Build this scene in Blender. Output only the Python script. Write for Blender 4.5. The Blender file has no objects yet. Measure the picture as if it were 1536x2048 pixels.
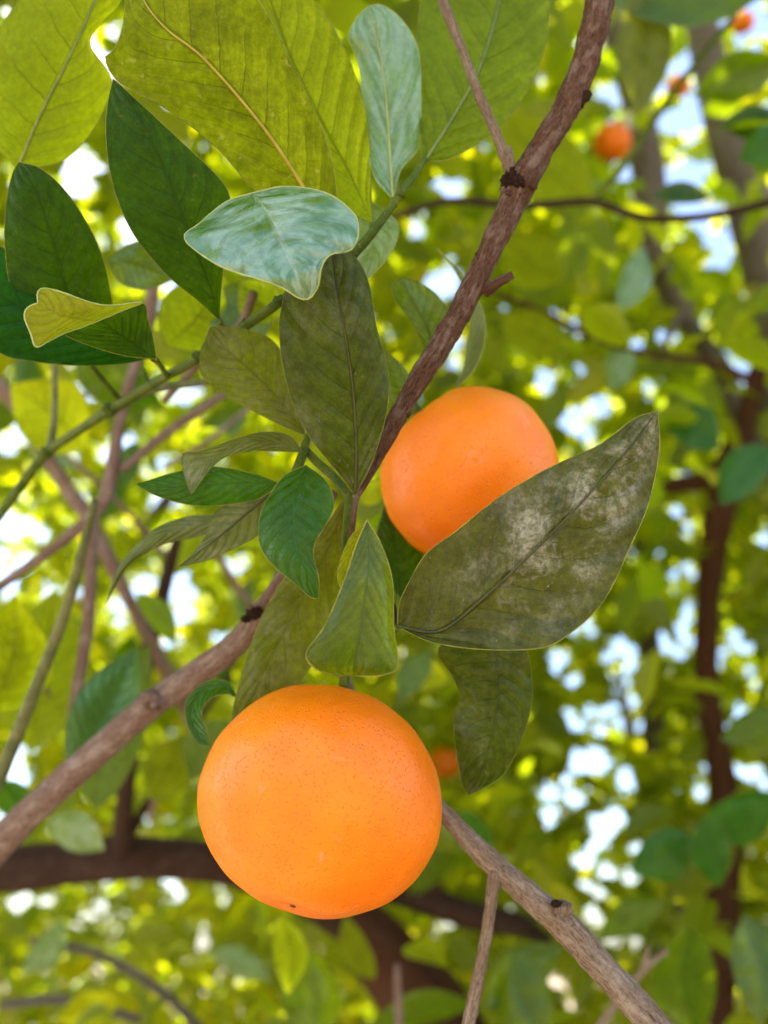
import bpy, math, random
import numpy as np
from mathutils import Vector, Matrix, noise as mnoise

random.seed(11)
RNG = np.random.default_rng(11)
scene = bpy.context.scene
COL = scene.collection

# ------------------------------------------------------------------ camera
CAM = np.array((0.0, 0.0, 1.5))
PITCH = math.radians(30)
FWD = np.array((0, math.cos(PITCH), math.sin(PITCH)))
UP = np.array((0, -math.sin(PITCH), math.cos(PITCH)))
RIGHT = np.array((1.0, 0, 0))
F = 1575.0
cam_data = bpy.data.cameras.new('camera')
cam = bpy.data.objects.new('camera', cam_data)
COL.objects.link(cam)
cam.location = CAM
cam.rotation_euler = (math.radians(90) + PITCH, 0, 0)
cam_data.sensor_fit = 'VERTICAL'
cam_data.sensor_height = 36
cam_data.sensor_width = 27
cam_data.lens = F / 2048 * 36
cam_data.clip_start = 0.01
cam_data.clip_end = 3000
cam_data.dof.use_dof = True
cam_data.dof.focus_distance = 0.211
cam_data.dof.aperture_fstop = cam_data.lens / 1000 / 0.0040
scene.camera = cam

# ------------------------------------------------------------------ light
SUN_EL, SUN_AZ = math.radians(58), math.radians(-78)
SUN = Vector((math.sin(SUN_AZ) * math.cos(SUN_EL), math.cos(SUN_AZ) * math.cos(SUN_EL), math.sin(SUN_EL)))
world = bpy.data.worlds.new('World')
scene.world = world
world.use_nodes = True
wn = world.node_tree
wn.nodes.clear()
sky = wn.nodes.new('ShaderNodeTexSky')
sky.sky_type = 'NISHITA'
sky.sun_disc = False
sky.sun_elevation = SUN_EL
sky.sun_rotation = SUN_AZ
sky.air_density = 1.0
sky.dust_density = 2.2
sky.ozone_density = 1.5
bg = wn.nodes.new('ShaderNodeBackground')
bg.inputs['Strength'].default_value = 0.15
wo = wn.nodes.new('ShaderNodeOutputWorld')
wn.links.new(sky.outputs[0], bg.inputs['Color'])
wn.links.new(bg.outputs[0], wo.inputs['Surface'])
sun_data = bpy.data.lights.new('sun', 'SUN')
sun_data.energy = 5.0
sun_data.angle = math.radians(0.5)
sun_data.color = (1.0, 0.93, 0.82)
sun = bpy.data.objects.new('sun', sun_data)
COL.objects.link(sun)
sun.location = (0, 0, 20)
sun.rotation_euler = SUN.to_track_quat('Z', 'Y').to_euler()
scene.view_settings.view_transform = 'Standard'
scene.view_settings.look = 'None'
scene.view_settings.gamma = 1
scene.view_settings.use_curve_mapping = False
scene.view_settings.exposure = 2.02
scene.render.engine = 'CYCLES'
scene.cycles.use_denoising = True
scene.cycles.max_bounces = 10
scene.cycles.diffuse_bounces = 6
scene.cycles.transmission_bounces = 4
scene.cycles.sample_clamp_indirect = 6
scene.cycles.use_adaptive_sampling = False

# ------------------------------------------------------------------ helpers
def P(px, py, d):
    return CAM + FWD * d + RIGHT * ((px - 768) / F * d) + UP * ((1024 - py) / F * d)

def Pn(a):
    a = np.asarray(a, float)
    d = a[:, 2:3]
    return CAM + FWD * d + RIGHT * ((a[:, 0:1] - 768) / F * d) + UP * ((1024 - a[:, 1:2]) / F * d)

def project(w):
    v = w - CAM
    d = v @ FWD
    dd = np.where(np.abs(d) < 1e-4, 1e-4, d)
    return 768 + (v @ RIGHT) / dd * F, 1024 - (v @ UP) / dd * F, d

def resample(pts, n):
    """smooth curve through pts, n samples even along its length (first two columns)"""
    p = np.asarray(pts, float)
    if len(p) == 2:
        t = np.linspace(0, 1, n)[:, None]
        return p[0] * (1 - t) + p[1] * t
    e = np.vstack([2 * p[0] - p[1], p, 2 * p[-1] - p[-2]])
    out = []
    for i in range(1, len(e) - 2):
        p0, p1, p2, p3 = e[i - 1], e[i], e[i + 1], e[i + 2]
        for t in np.linspace(0, 1, 14, endpoint=False):
            out.append(0.5 * (2 * p1 + (p2 - p0) * t + (2 * p0 - 5 * p1 + 4 * p2 - p3) * t * t
                              + (3 * p1 - p0 - 3 * p2 + p3) * t ** 3))
    out.append(p[-1])
    o = np.array(out)
    k = min(3, o.shape[1])
    s = np.concatenate([[0], np.cumsum(np.linalg.norm(np.diff(o[:, :2], axis=0), axis=1) + 1e-9)])
    q = np.linspace(0, s[-1], n)
    return np.stack([np.interp(q, s, o[:, j]) for j in range(o.shape[1])], 1)

def link(name, me, parent=None, mats=()):
    o = bpy.data.objects.new(name, me)
    COL.objects.link(o)
    for m in mats:
        me.materials.append(m)
    if parent is not None:
        o.parent = parent
    return o

def empty(name, loc, label, cat, group=None):
    o = bpy.data.objects.new(name, None)
    o.empty_display_size = 0.02
    COL.objects.link(o)
    o.location = loc
    o['label'] = label
    o['category'] = cat
    if group:
        o['group'] = group
    return o

def attach(child, parent):
    child.parent = parent
    child.matrix_parent_inverse = Matrix.Translation(-parent_world(parent))

def parent_world(p):
    v = Vector(p.location)
    while p.parent is not None:
        # every object's vertices are in world space except for things with a location
        p = p.parent
        v = v + Vector(p.location)
    return v

def mesh(name, verts, faces, uvs=None, smooth=True, origin=None, midx=None):
    v = np.asarray(verts, float)
    if origin is not None:
        v = v - np.asarray(origin)
    me = bpy.data.meshes.new(name)
    me.from_pydata(v.tolist(), [], [tuple(int(i) for i in f) for f in faces])
    if uvs is not None:
        uv = me.uv_layers.new(name='UVMap')
        idx = np.empty(len(me.loops), int)
        me.loops.foreach_get('vertex_index', idx)
        uv.data.foreach_set('uv', np.asarray(uvs, float)[idx].ravel())
    if smooth:
        me.polygons.foreach_set('use_smooth', np.ones(len(me.polygons), bool))
    if midx is not None:
        me.polygons.foreach_set('material_index', np.asarray(midx, dtype=np.int32))
    me.update()
    return me

def tube_geo(pts, rad, sides=10, lump=0.0, freq=60.0, seed=0.0, cap=True):
    p = np.asarray(pts, float)
    r = np.asarray(rad, float)
    n = len(p)
    tan = np.gradient(p, axis=0)
    tan /= np.linalg.norm(tan, axis=1)[:, None] + 1e-12
    a = np.cross(tan[0], (0.31, 0.2, 0.93))
    if np.linalg.norm(a) < 1e-3:
        a = np.cross(tan[0], (1, 0, 0))
    a /= np.linalg.norm(a)
    V, U = [], []
    L = 0.0
    for i in range(n):
        a = a - tan[i] * (a @ tan[i])
        a /= np.linalg.norm(a)
        b = np.cross(tan[i], a)
        if i:
            L += np.linalg.norm(p[i] - p[i - 1])
        for k in range(sides):
            th = 2 * math.pi * k / sides
            dvec = a * math.cos(th) + b * math.sin(th)
            rr = r[i]
            if lump:
                q = p[i] + dvec * r[i]
                rr *= 1 + lump * mnoise.noise(Vector(q * freq) + Vector((seed, 0, 0))) \
                    + 0.5 * lump * mnoise.noise(Vector(q * freq * 3.1) + Vector((seed, 5, 0)))
            V.append(p[i] + dvec * rr)
            U.append((k / sides, L))
    Fc = []
    for i in range(n - 1):
        for k in range(sides):
            k2 = (k + 1) % sides
            Fc.append((i * sides + k, i * sides + k2, (i + 1) * sides + k2, (i + 1) * sides + k))
    if cap:
        V.append(p[0]); U.append((0, 0)); V.append(p[-1]); U.append((0, L))
        c0, c1 = n * sides, n * sides + 1
        for k in range(sides):
            k2 = (k + 1) % sides
            Fc.append((c0, k2, k))
            Fc.append((c1, (n - 1) * sides + k, (n - 1) * sides + k2))
    return V, Fc, U

def tube_px(name, pts, mat, parent, sides=12, lump=0.12, freq=90, step=None, seed=0.0, label=None):
    """limb whose centre line is given as (x, y, depth, radius) with the radius in reference pixels"""
    p = np.asarray(pts, float)
    n = max(10, int(len(p) * 8)) if step is None else step
    s = resample(p, n)
    w = Pn(s[:, :3])
    rad = s[:, 3] * s[:, 2] / F
    V, Fc, U = tube_geo(w, rad, sides, lump, freq, seed)
    org = parent_world(parent) if parent is not None else Vector((0, 0, 0))
    me = mesh(name, V, Fc, U, origin=np.array(org))
    o = link(name, me, parent, [mat])
    if label:
        o['label'] = label
    return o

# ------------------------------------------------------------------ node helpers
class NT:
    def __init__(self, name):
        self.m = bpy.data.materials.new(name)
        self.m.use_nodes = True
        self.t = self.m.node_tree
        self.t.nodes.clear()
        self.out = self.t.nodes.new('ShaderNodeOutputMaterial')

    def n(self, kind, **kw):
        x = self.t.nodes.new(kind)
        for k, v in kw.items():
            setattr(x, k, v)
        return x

    def put(self, sock, v):
        if isinstance(v, bpy.types.NodeSocket):
            self.t.links.new(v, sock)
        elif v is not None:
            if hasattr(sock.default_value, '__len__') and len(sock.default_value) == 4 and len(v) == 3:
                v = (*v, 1)
            sock.default_value = v

    def math(self, op, a, b=None, c=None, clamp=False):
        x = self.n('ShaderNodeMath', operation=op, use_clamp=clamp)
        self.put(x.inputs[0], a)
        if b is not None: self.put(x.inputs[1], b)
        if c is not None: self.put(x.inputs[2], c)
        return x.outputs[0]

    def mix(self, f, a, b, blend='MIX'):
        x = self.n('ShaderNodeMix', data_type='RGBA', blend_type=blend)
        self.put(x.inputs[0], f); self.put(x.inputs[6], a); self.put(x.inputs[7], b)
        return x.outputs[2]

    def ramp(self, v, lo, hi, a=0.0, b=1.0, smooth=True):
        x = self.n('ShaderNodeMapRange', interpolation_type='SMOOTHSTEP' if smooth else 'LINEAR')
        self.put(x.inputs[0], v)
        for i, q in enumerate((lo, hi, a, b)):
            self.put(x.inputs[1 + i], q)
        return x.outputs[0]

    def noise(self, co, scale, detail=3, rough=0.55, dist=0.0):
        x = self.n('ShaderNodeTexNoise')
        self.put(x.inputs['Vector'], co)
        self.put(x.inputs['Scale'], scale); self.put(x.inputs['Detail'], detail)
        self.put(x.inputs['Roughness'], rough); self.put(x.inputs['Distortion'], dist)
        return x.outputs[0]

    def voro(self, co, scale, feature='F1', out=0):
        x = self.n('ShaderNodeTexVoronoi', feature=feature)
        self.put(x.inputs['Vector'], co); self.put(x.inputs['Scale'], scale)
        return x.outputs[out]

    def coords(self, which='Object'):
        return self.n('ShaderNodeTexCoord').outputs[which]

    def scale(self, co, s):
        x = self.n('ShaderNodeMapping')
        self.put(x.inputs['Vector'], co)
        x.inputs['Scale'].default_value = s
        return x.outputs[0]

    def bump(self, h, strength, dist, normal=None):
        x = self.n('ShaderNodeBump')
        self.put(x.inputs['Height'], h)
        x.inputs['Strength'].default_value = strength
        x.inputs['Distance'].default_value = dist
        if normal is not None: self.put(x.inputs['Normal'], normal)
        return x.outputs[0]

    def principled(self, **kw):
        x = self.n('ShaderNodeBsdfPrincipled')
        for k, v in kw.items():
            self.put(x.inputs[k.replace('_', ' ')], v)
        return x.outputs[0]

    def done(self, shader):
        self.t.links.new(shader, self.out.inputs['Surface'])
        return self.m

def leaf_material(name, top, under, trans, tf=0.4, rough=0.35, dust=0.0, vein=0.35, mott=0.5,
                  rib=None, nveins=9.0, spots=0.0, spec=0.5, sky_sheen=0.0, tipdust=False, bumpk=0.55, coat=0.0):
    """two-sided blade: pigment, side veins, speckle, gloss, painted sky sheen, dust, light let through"""
    t = NT(name)
    uv = t.n('ShaderNodeSeparateXYZ')
    t.put(uv.inputs[0], t.n('ShaderNodeUVMap', uv_map='UVMap').outputs[0])
    co = t.coords('Object')
    rnd = t.n('ShaderNodeObjectInfo').outputs['Random']
    off = t.n('ShaderNodeVectorMath', operation='ADD')
    t.put(off.inputs[0], co)
    cmb = t.n('ShaderNodeCombineXYZ')
    t.put(cmb.inputs[0], rnd); t.put(cmb.inputs[1], t.math('MULTIPLY', rnd, 3.7))
    t.put(off.inputs[1], cmb.outputs[0])
    co = off.outputs[0]
    a = t.math('ABSOLUTE', t.math('MULTIPLY_ADD', uv.outputs[0], 2.0, -1.0))
    big = t.noise(co, 70, 4, 0.6)
    fine = t.noise(co, 420, 4, 0.65)
    wob = t.math('MULTIPLY', t.math('SUBTRACT', big, 0.5), 0.55)
    side = t.math('GREATER_THAN', uv.outputs[0], 0.5)
    ph = t.math('ADD', t.math('SUBTRACT', t.math('MULTIPLY', uv.outputs[1], nveins),
                              t.math('MULTIPLY', t.math('POWER', a, 1.15), 2.1)), wob)
    ph = t.math('ADD', ph, t.math('MULTIPLY', side, 0.37))
    fr = t.math('ABSOLUTE', t.math('SUBTRACT', t.math('FRACT', ph), 0.5))
    vline = t.math('MULTIPLY', t.ramp(fr, 0.05, 0.0), t.ramp(a, 1.0, 0.25))
    net = t.ramp(t.voro(co, 420, 'DISTANCE_TO_EDGE'), 0.09, 0.0)
    ribm = t.ramp(a, 0.06, 0.02)
    veins = t.math('MAXIMUM', t.math('MAXIMUM', vline, t.math('MULTIPLY', net, 0.22)), t.math('MULTIPLY', ribm, 0.9))
    cs = t.n('ShaderNodeCombineXYZ')
    t.put(cs.inputs[0], t.math('MULTIPLY', ph, 2.6)); t.put(cs.inputs[1], t.math('MULTIPLY', a, 2.2))
    t.put(cs.inputs[2], t.math('MULTIPLY', t.math('ADD', side, rnd), 9.0))
    streak = t.noise(cs.outputs[0], 2.2, 5, 0.7, 0.3)
    mm = t.math('MULTIPLY', t.ramp(big, 0.3, 0.7, 1 - 0.24 * mott, 1 + 0.24 * mott), t.ramp(streak, 0.3, 0.7, 1 - 0.15 * mott, 1 + 0.15 * mott))
    pillow = t.ramp(fr, 0.0, 0.4)
    mm2 = t.ramp(fine, 0.32, 0.68, 1 - 0.2 * mott, 1 + 0.2 * mott)
    mott_all = t.math('MULTIPLY', mm, mm2)
    mottc = t.n('ShaderNodeCombineXYZ')
    for i in range(3): t.put(mottc.inputs[i], mott_all)
    rib = rib or tuple(min(1, c * 1.8 + 0.03) for c in top)
    def tone(c):
        c1 = t.mix(1.0, c, mottc.outputs[0], 'MULTIPLY')
        return c1
    topc = t.mix(t.math('MULTIPLY', veins, vein), tone(top), rib)
    undc = t.mix(t.math('MULTIPLY', veins, vein * 1.3), tone(under), tuple(min(1, c * 1.5 + 0.03) for c in under))
    trc = t.mix(t.math('MULTIPLY', veins, 0.75), tone(trans), tuple(c * 0.3 for c in trans))
    if spots:
        sp = t.ramp(t.noise(co, 260, 3, 0.7), 0.62, 0.72, 0, spots)
        trc = t.mix(sp, trc, (0.75, 0.72, 0.12))
        topc = t.mix(sp, topc, (0.4, 0.36, 0.06))
        undc = t.mix(sp, undc, (0.45, 0.40, 0.06))
    roughv = t.ramp(fine, 0.3, 0.75, rough * 0.8, rough * 1.35)
    tfv = tf
    if dust:
        patch = t.math('MULTIPLY', t.ramp(t.noise(co, 75, 6, 0.75, 0.3), 0.44, 0.66),
                       t.ramp(t.noise(co, 700, 4, 0.75), 0.34, 0.6, 0.3, 1.0))
        if tipdust:
            patch = t.math('MULTIPLY', patch, t.ramp(t.math('ADD', uv.outputs[1], t.math('MULTIPLY', big, 0.3)), 0.28, 0.65, 0.1, 1.0))
            patch = t.math('MULTIPLY', patch, t.ramp(a, 0.95, 0.35, 0.35, 1.0))
        speck = t.math('MULTIPLY', t.ramp(t.noise(t.scale(co, (1.6, 1.6, 0.8)), 620, 4, 0.8), 0.62, 0.70), t.ramp(t.noise(co, 110, 3, 0.6), 0.42, 0.62))
        dm = t.math('MAXIMUM', t.math('MULTIPLY', patch, dust), t.math('MULTIPLY', speck, 0.5), clamp=True)
        topc = t.mix(dm, topc, (0.50, 0.47, 0.38))
        undc = t.mix(dm, undc, (0.40, 0.37, 0.28))
        roughv = t.math('ADD', roughv, t.math('MULTIPLY', dm, 0.35))
        tfv = t.math('MULTIPLY', tf, t.math('SUBTRACT', 1.0, t.math('MULTIPLY', dm, 0.75)))
    if sky_sheen:
        # sky sheen painted into the colour as bluish streaks slanting off the midrib
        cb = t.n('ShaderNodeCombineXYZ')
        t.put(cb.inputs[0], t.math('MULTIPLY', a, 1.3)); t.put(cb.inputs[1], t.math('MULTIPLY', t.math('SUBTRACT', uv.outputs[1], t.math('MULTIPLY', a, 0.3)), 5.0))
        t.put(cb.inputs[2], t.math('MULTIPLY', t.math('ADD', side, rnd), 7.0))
        sheen_mask = t.math('MULTIPLY', t.ramp(t.noise(cb.outputs[0], 1.5, 4, 0.6, 0.4), 0.38, 0.62), t.ramp(fine, 0.25, 0.6, 0.7, 1.0))
        topc = t.mix(t.math('MULTIPLY', sheen_mask, sky_sheen), topc, (0.42, 0.62, 0.58))
    bf = t.n('ShaderNodeNewGeometry').outputs['Backfacing']
    base = t.mix(bf, topc, undc)
    rr = t.math('ADD', roughv, t.math('MULTIPLY', bf, 0.18))
    h = t.math('ADD', t.math('MULTIPLY', veins, -0.6), t.math('ADD', t.math('ADD', t.math('MULTIPLY', big, 1.2), t.math('MULTIPLY', pillow, 0.7)), t.math('MULTIPLY', fine, 0.22)))
    nrm = t.bump(h, bumpk, 0.0013)
    b1 = t.principled(Base_Color=base, Roughness=rr, Specular_IOR_Level=spec, Normal=nrm, Coat_Weight=t.math('MULTIPLY', t.math('SUBTRACT', 1.0, bf), coat),
                      Coat_Roughness=0.12, Coat_IOR=1.6)
    tr = t.n('ShaderNodeBsdfTranslucent')
    t.put(tr.inputs['Color'], trc)
    t.put(tr.inputs['Normal'], nrm)
    ms = t.n('ShaderNodeMixShader')
    t.put(ms.inputs[0], tfv)
    t.t.links.new(b1, ms.inputs[1]); t.t.links.new(tr.outputs[0], ms.inputs[2])
    return t.done(ms.outputs[0])

def crown_material(name, per_object, cols, trans, tf=0.5, rough=0.38):
    """leaves of the trees behind: hue and depth of green vary from leaf to leaf"""
    t = NT(name)
    if per_object:
        v = t.n('ShaderNodeObjectInfo').outputs['Random']
    else:
        v = t.n('ShaderNodeAttribute', attribute_name='var').outputs['Fac']
    r = t.n('ShaderNodeValToRGB'); t.put(r.inputs[0], v)
    r.color_ramp.elements[0].color = (*cols[0], 1); r.color_ramp.elements[1].color = (*cols[-1], 1)
    for i, c in enumerate(cols[1:-1]):
        e = r.color_ramp.elements.new((i + 1) / (len(cols) - 1)); e.color = (*c, 1)
    r2 = t.n('ShaderNodeValToRGB'); t.put(r2.inputs[0], v)
    r2.color_ramp.elements[0].color = (*trans[0], 1); r2.color_ramp.elements[1].color = (*trans[-1], 1)
    for i, c in enumerate(trans[1:-1]):
        e = r2.color_ramp.elements.new((i + 1) / (len(trans) - 1)); e.color = (*c, 1)
    b1 = t.principled(Base_Color=r.outputs[0], Roughness=rough, Specular_IOR_Level=0.5)
    tr = t.n('ShaderNodeBsdfTranslucent'); t.put(tr.inputs['Color'], r2.outputs[0])
    ms = t.n('ShaderNodeMixShader'); ms.inputs[0].default_value = tf
    t.t.links.new(b1, ms.inputs[1]); t.t.links.new(tr.outputs[0], ms.inputs[2])
    return t.done(ms.outputs[0])

def bark_material(name, dark, mid, pale, pale_amt=0.5, rough=0.75, grain=1.0):
    t = NT(name)
    uv = t.n('ShaderNodeUVMap', uv_map='UVMap').outputs[0]
    co = t.coords('Object')
    sep = t.n('ShaderNodeSeparateXYZ'); t.put(sep.inputs[0], uv)
    # grain runs along the limb: wrap the angle so there is no seam
    ang = t.math('MULTIPLY', sep.outputs[0], 2 * math.pi)
    cmb = t.n('ShaderNodeCombineXYZ')
    t.put(cmb.inputs[0], t.math('COSINE', ang)); t.put(cmb.inputs[1], t.math('SINE', ang))
    t.put(cmb.inputs[2], t.math('MULTIPLY', sep.outputs[1], 60.0 * grain))
    fib = t.noise(cmb.outputs[0], 7.0, 6, 0.72, 0.4)
    fib2 = t.noise(cmb.outputs[0], 22, 4, 0.75)
    blotch = t.math('ADD', t.math('MULTIPLY', t.noise(cmb.outputs[0], 1.9, 4, 0.65, 0.4), 0.6), t.math('MULTIPLY', t.noise(co, 150 * grain, 4, 0.65), 0.4))
    speck = t.noise(co, 900 * grain, 3, 0.7)
    c = t.mix(t.ramp(fib, 0.30, 0.60), dark, mid)
    c = t.mix(t.math('MULTIPLY', t.ramp(blotch, 0.47, 0.62), pale_amt), c, pale)
    c = t.mix(t.math('MULTIPLY', t.ramp(speck, 0.56, 0.68), 0.45), c, tuple(x * 0.35 for x in dark))
    c = t.mix(t.math('MULTIPLY', t.ramp(fib2, 0.55, 0.72), 0.35), c, pale)
    h = t.math('ADD', t.math('MULTIPLY', fib, 1.0), t.math('ADD', t.math('MULTIPLY', fib2, 0.6), t.math('MULTIPLY', speck, 0.35)))
    return t.done(t.principled(Base_Color=c, Roughness=rough, Specular_IOR_Level=0.15, Normal=t.bump(h, 1.0, 0.0022 / grain)))

def stem_material(name, col, col2, rough=0.5):
    t = NT(name)
    co = t.coords('Object')
    c = t.mix(t.ramp(t.noise(co, 160, 4, 0.65), 0.35, 0.65), col, col2)
    c = t.mix(t.ramp(t.noise(co, 1100, 2, 0.6), 0.62, 0.7, 0, 0.4), c, tuple(min(1, x * 2 + 0.05) for x in col2))
    return t.done(t.principled(Base_Color=c, Roughness=rough, Specular_IOR_Level=0.15, Normal=t.bump(t.noise(co, 500, 4), 0.35, 0.0006)))

def plain_material(name, c1, c2, rough=0.6, scale=200):
    t = NT(name)
    co = t.coords('Object')
    c = t.mix(t.ramp(t.noise(co, scale, 4, 0.6), 0.35, 0.65), c1, c2)
    return t.done(t.principled(Base_Color=c, Roughness=rough, Normal=t.bump(t.noise(co, scale * 2, 3), 0.3, 0.0005)))

def peel_material(name):
    t = NT(name)
    co = t.coords('Object')
    sep = t.n('ShaderNodeSeparateXYZ'); t.put(sep.inputs[0], co)
    big = t.noise(co, 38, 3, 0.55)
    pr = t.n('ShaderNodeTexVoronoi', feature='F1'); t.put(pr.inputs['Vector'], co); pr.inputs['Scale'].default_value = 980
    pores = pr.outputs['Distance']
    psel = t.n('ShaderNodeSeparateColor'); t.put(psel.inputs[0], pr.outputs['Color'])
    pit = t.ramp(pores, 0.34, 0.08)
    c = t.mix(t.ramp(big, 0.32, 0.7), (0.80, 0.168, 0.0005), (0.86, 0.215, 0.0005))
    # some oil glands darker, some paler than the skin between them
    c = t.mix(t.math('MULTIPLY', t.math('MULTIPLY', pit, t.ramp(psel.outputs[0], 0.0, 0.9)), 0.45), c, (0.62, 0.085, 0.001))
    c = t.mix(t.math('MULTIPLY', t.math('MULTIPLY', pit, t.ramp(psel.outputs[1], 0.7, 0.95)), 0.3), c, (0.95, 0.38, 0.05))
    # wind scars: pale waxy scuffs and a few brown flecks
    scar = t.math('MULTIPLY', t.ramp(t.noise(t.scale(co, (1, 1, 1.9)), 60, 6, 0.72, 0.9), 0.585, 0.66),
                  t.ramp(t.noise(co, 420, 4, 0.7), 0.38, 0.6))
    c = t.mix(t.math('MULTIPLY', scar, 0.5), c, (0.85, 0.30, 0.13))
    fleck = t.math('MULTIPLY', t.ramp(t.noise(t.scale(co, (1, 1, 2)), 170, 3, 0.6), 0.71, 0.76), t.ramp(t.noise(co, 30, 2), 0.5, 0.62))
    c = t.mix(t.math('MULTIPLY', fleck, 0.7), c, (0.22, 0.05, 0.01))
    # greenish skin next to the stalk end (local +z)
    r2 = t.math('ADD', t.math('MULTIPLY', sep.outputs[0], sep.outputs[0]), t.math('MULTIPLY', sep.outputs[1], sep.outputs[1]))
    rad = t.math('SQRT', r2)
    stalk_end = t.math('MULTIPLY', t.ramp(t.math('ADD', rad, t.math('MULTIPLY', t.math('SUBTRACT', big, .5), .008)), 0.009, 0.004),
                       t.math('GREATER_THAN', sep.outputs[2], 0.0))
    c = t.mix(t.math('MULTIPLY', stalk_end, 0.7), c, (0.40, 0.30, 0.09))
    h = t.math('ADD', t.math('MULTIPLY', pit, -0.8), t.math('ADD', t.math('MULTIPLY', t.noise(co, 220, 3), 0.9), t.math('MULTIPLY', scar, 0.4)))
    rg = t.ramp(t.noise(co, 300, 3), 0.3, 0.7, 0.32, 0.46)
    return t.done(t.principled(Base_Color=c, Roughness=rg, Specular_IOR_Level=0.36,
                               Subsurface_Weight=0.1, Subsurface_Radius=(0.006, 0.002, 0.0006), Subsurface_Scale=1.0,
                               Normal=t.bump(h, 0.55, 0.0005)))

M = {}
M['yellow'] = leaf_material('leaf_yellow_green', (0.14, 0.16, 0.003), (0.17, 0.18, 0.004), (0.56, 0.63, 0.003), tf=0.7, rough=0.45,
                            vein=0.35, mott=0.9, spots=0.9, spec=0.12)
M['lime'] = leaf_material('leaf_lime', (0.14, 0.17, 0.006), (0.20, 0.23, 0.010), (0.72, 0.82, 0.012), tf=0.74, rough=0.45, mott=0.45, vein=0.4, spec=0.12)
M['midgreen'] = leaf_material('leaf_mid_green', (0.065, 0.12, 0.001), (0.14, 0.16, 0.004), (0.46, 0.60, 0.001), tf=0.6, rough=0.27, mott=0.5, spec=0.18)
M['green'] = leaf_material('leaf_green', (0.045, 0.105, 0.001), (0.12, 0.15, 0.004), (0.36, 0.48, 0.001), tf=0.5, rough=0.3, mott=0.6, spec=0.15, coat=0.5)
M['dark'] = leaf_material('leaf_dark_green', (0.018, 0.058, 0.0006), (0.06, 0.09, 0.002), (0.14, 0.27, 0.0006), tf=0.42, rough=0.32, mott=0.7, vein=0.12, spec=0.09, spots=0.12)
M['deep'] = leaf_material('leaf_deep_green', (0.004, 0.050, 0.001), (0.16, 0.16, 0.003), (0.06, 0.24, 0.001), tf=0.4, rough=0.3, mott=0.6, vein=0.1, spec=0.08)
M['fold'] = leaf_material('leaf_folded', (0.05, 0.065, 0.003), (0.25, 0.265, 0.010), (0.50, 0.56, 0.003), tf=0.4, rough=0.45, mott=0.4, vein=0.3, spec=0.2)
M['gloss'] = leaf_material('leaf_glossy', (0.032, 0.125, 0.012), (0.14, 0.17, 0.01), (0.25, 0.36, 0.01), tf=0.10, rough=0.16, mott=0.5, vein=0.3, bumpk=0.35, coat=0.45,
                           rib=(0.30, 0.38, 0.20), spec=0.6, sky_sheen=0.36)
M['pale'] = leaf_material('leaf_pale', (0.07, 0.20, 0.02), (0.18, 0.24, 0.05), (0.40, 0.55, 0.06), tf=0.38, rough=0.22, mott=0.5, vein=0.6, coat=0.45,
                          rib=(0.35, 0.45, 0.18), spec=0.6, sky_sheen=0.42)
M['olive'] = leaf_material('leaf_olive', (0.068, 0.092, 0.0015), (0.13, 0.14, 0.004), (0.40, 0.44, 0.001), tf=0.45, rough=0.4, mott=0.7, dust=0.16, spec=0.15)
M['dusty'] = leaf_material('leaf_dusty', (0.032, 0.054, 0.0006), (0.10, 0.10, 0.004), (0.25, 0.30, 0.001), tf=0.36, rough=0.38, mott=0.9, dust=0.14, vein=0.15, spec=0.2)
M['scurf'] = leaf_material('leaf_scurfy', (0.046, 0.054, 0.002), (0.12, 0.12, 0.006), (0.2, 0.23, 0.002), tf=0.22, rough=0.36, mott=1.0, dust=0.58, vein=0.2, spec=0.25, tipdust=True)
M['bright'] = leaf_material('leaf_bright_green', (0.016, 0.088, 0.0006), (0.10, 0.16, 0.004), (0.18, 0.38, 0.001), tf=0.34, rough=0.2, mott=0.6, vein=0.35, spec=0.2, coat=0.12)
M['grey'] = leaf_material('leaf_grey_green', (0.09, 0.125, 0.03), (0.14, 0.15, 0.03), (0.26, 0.32, 0.02), tf=0.3, rough=0.36, mott=0.5, dust=0.25, spec=0.25)
M['rim'] = plain_material('leaf_margin', (0.09, 0.12, 0.004), (0.24, 0.23, 0.012), 0.6)
M['rimpale'] = plain_material('leaf_margin_pale', (0.26, 0.33, 0.08), (0.36, 0.42, 0.14), 0.6)
M['rimdark'] = plain_material('leaf_margin_dark', (0.08, 0.11, 0.006), (0.14, 0.15, 0.012), 0.6)
M['rib'] = plain_material('leaf_midrib', (0.28, 0.22, 0.008), (0.36, 0.29, 0.02), 0.6)
M['ribgreen'] = plain_material('leaf_midrib_green', (0.10, 0.15, 0.02), (0.18, 0.22, 0.05), 0.5)
M['ribdark'] = plain_material('leaf_midrib_dark', (0.022, 0.030, 0.002), (0.045, 0.05, 0.004), 0.6)
M['bark'] = bark_material('bark_brown', (0.045, 0.018, 0.008), (0.21, 0.098, 0.052), (0.48, 0.36, 0.28), 0.5)
M['barkgrey'] = bark_material('bark_grey_tan', (0.15, 0.085, 0.05), (0.46, 0.335, 0.235), (0.66, 0.55, 0.44), 0.65)
M['barkpink'] = bark_material('bark_pink_brown', (0.17, 0.095, 0.068), (0.40, 0.26, 0.20), (0.62, 0.50, 0.43), 0.6, grain=0.7)
M['barkdark'] = bark_material('bark_dark', (0.030, 0.014, 0.009), (0.09, 0.045, 0.03), (0.17, 0.11, 0.08), 0.3, grain=0.4)
M['barkfar'] = bark_material('bark_grey_trunk', (0.17, 0.135, 0.125), (0.31, 0.26, 0.24), (0.42, 0.37, 0.345), 0.5, grain=0.12)
M['barkred'] = bark_material('bark_red_brown', (0.075, 0.026, 0.012), (0.17, 0.07, 0.035), (0.24, 0.13, 0.08), 0.3, grain=0.15)
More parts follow.
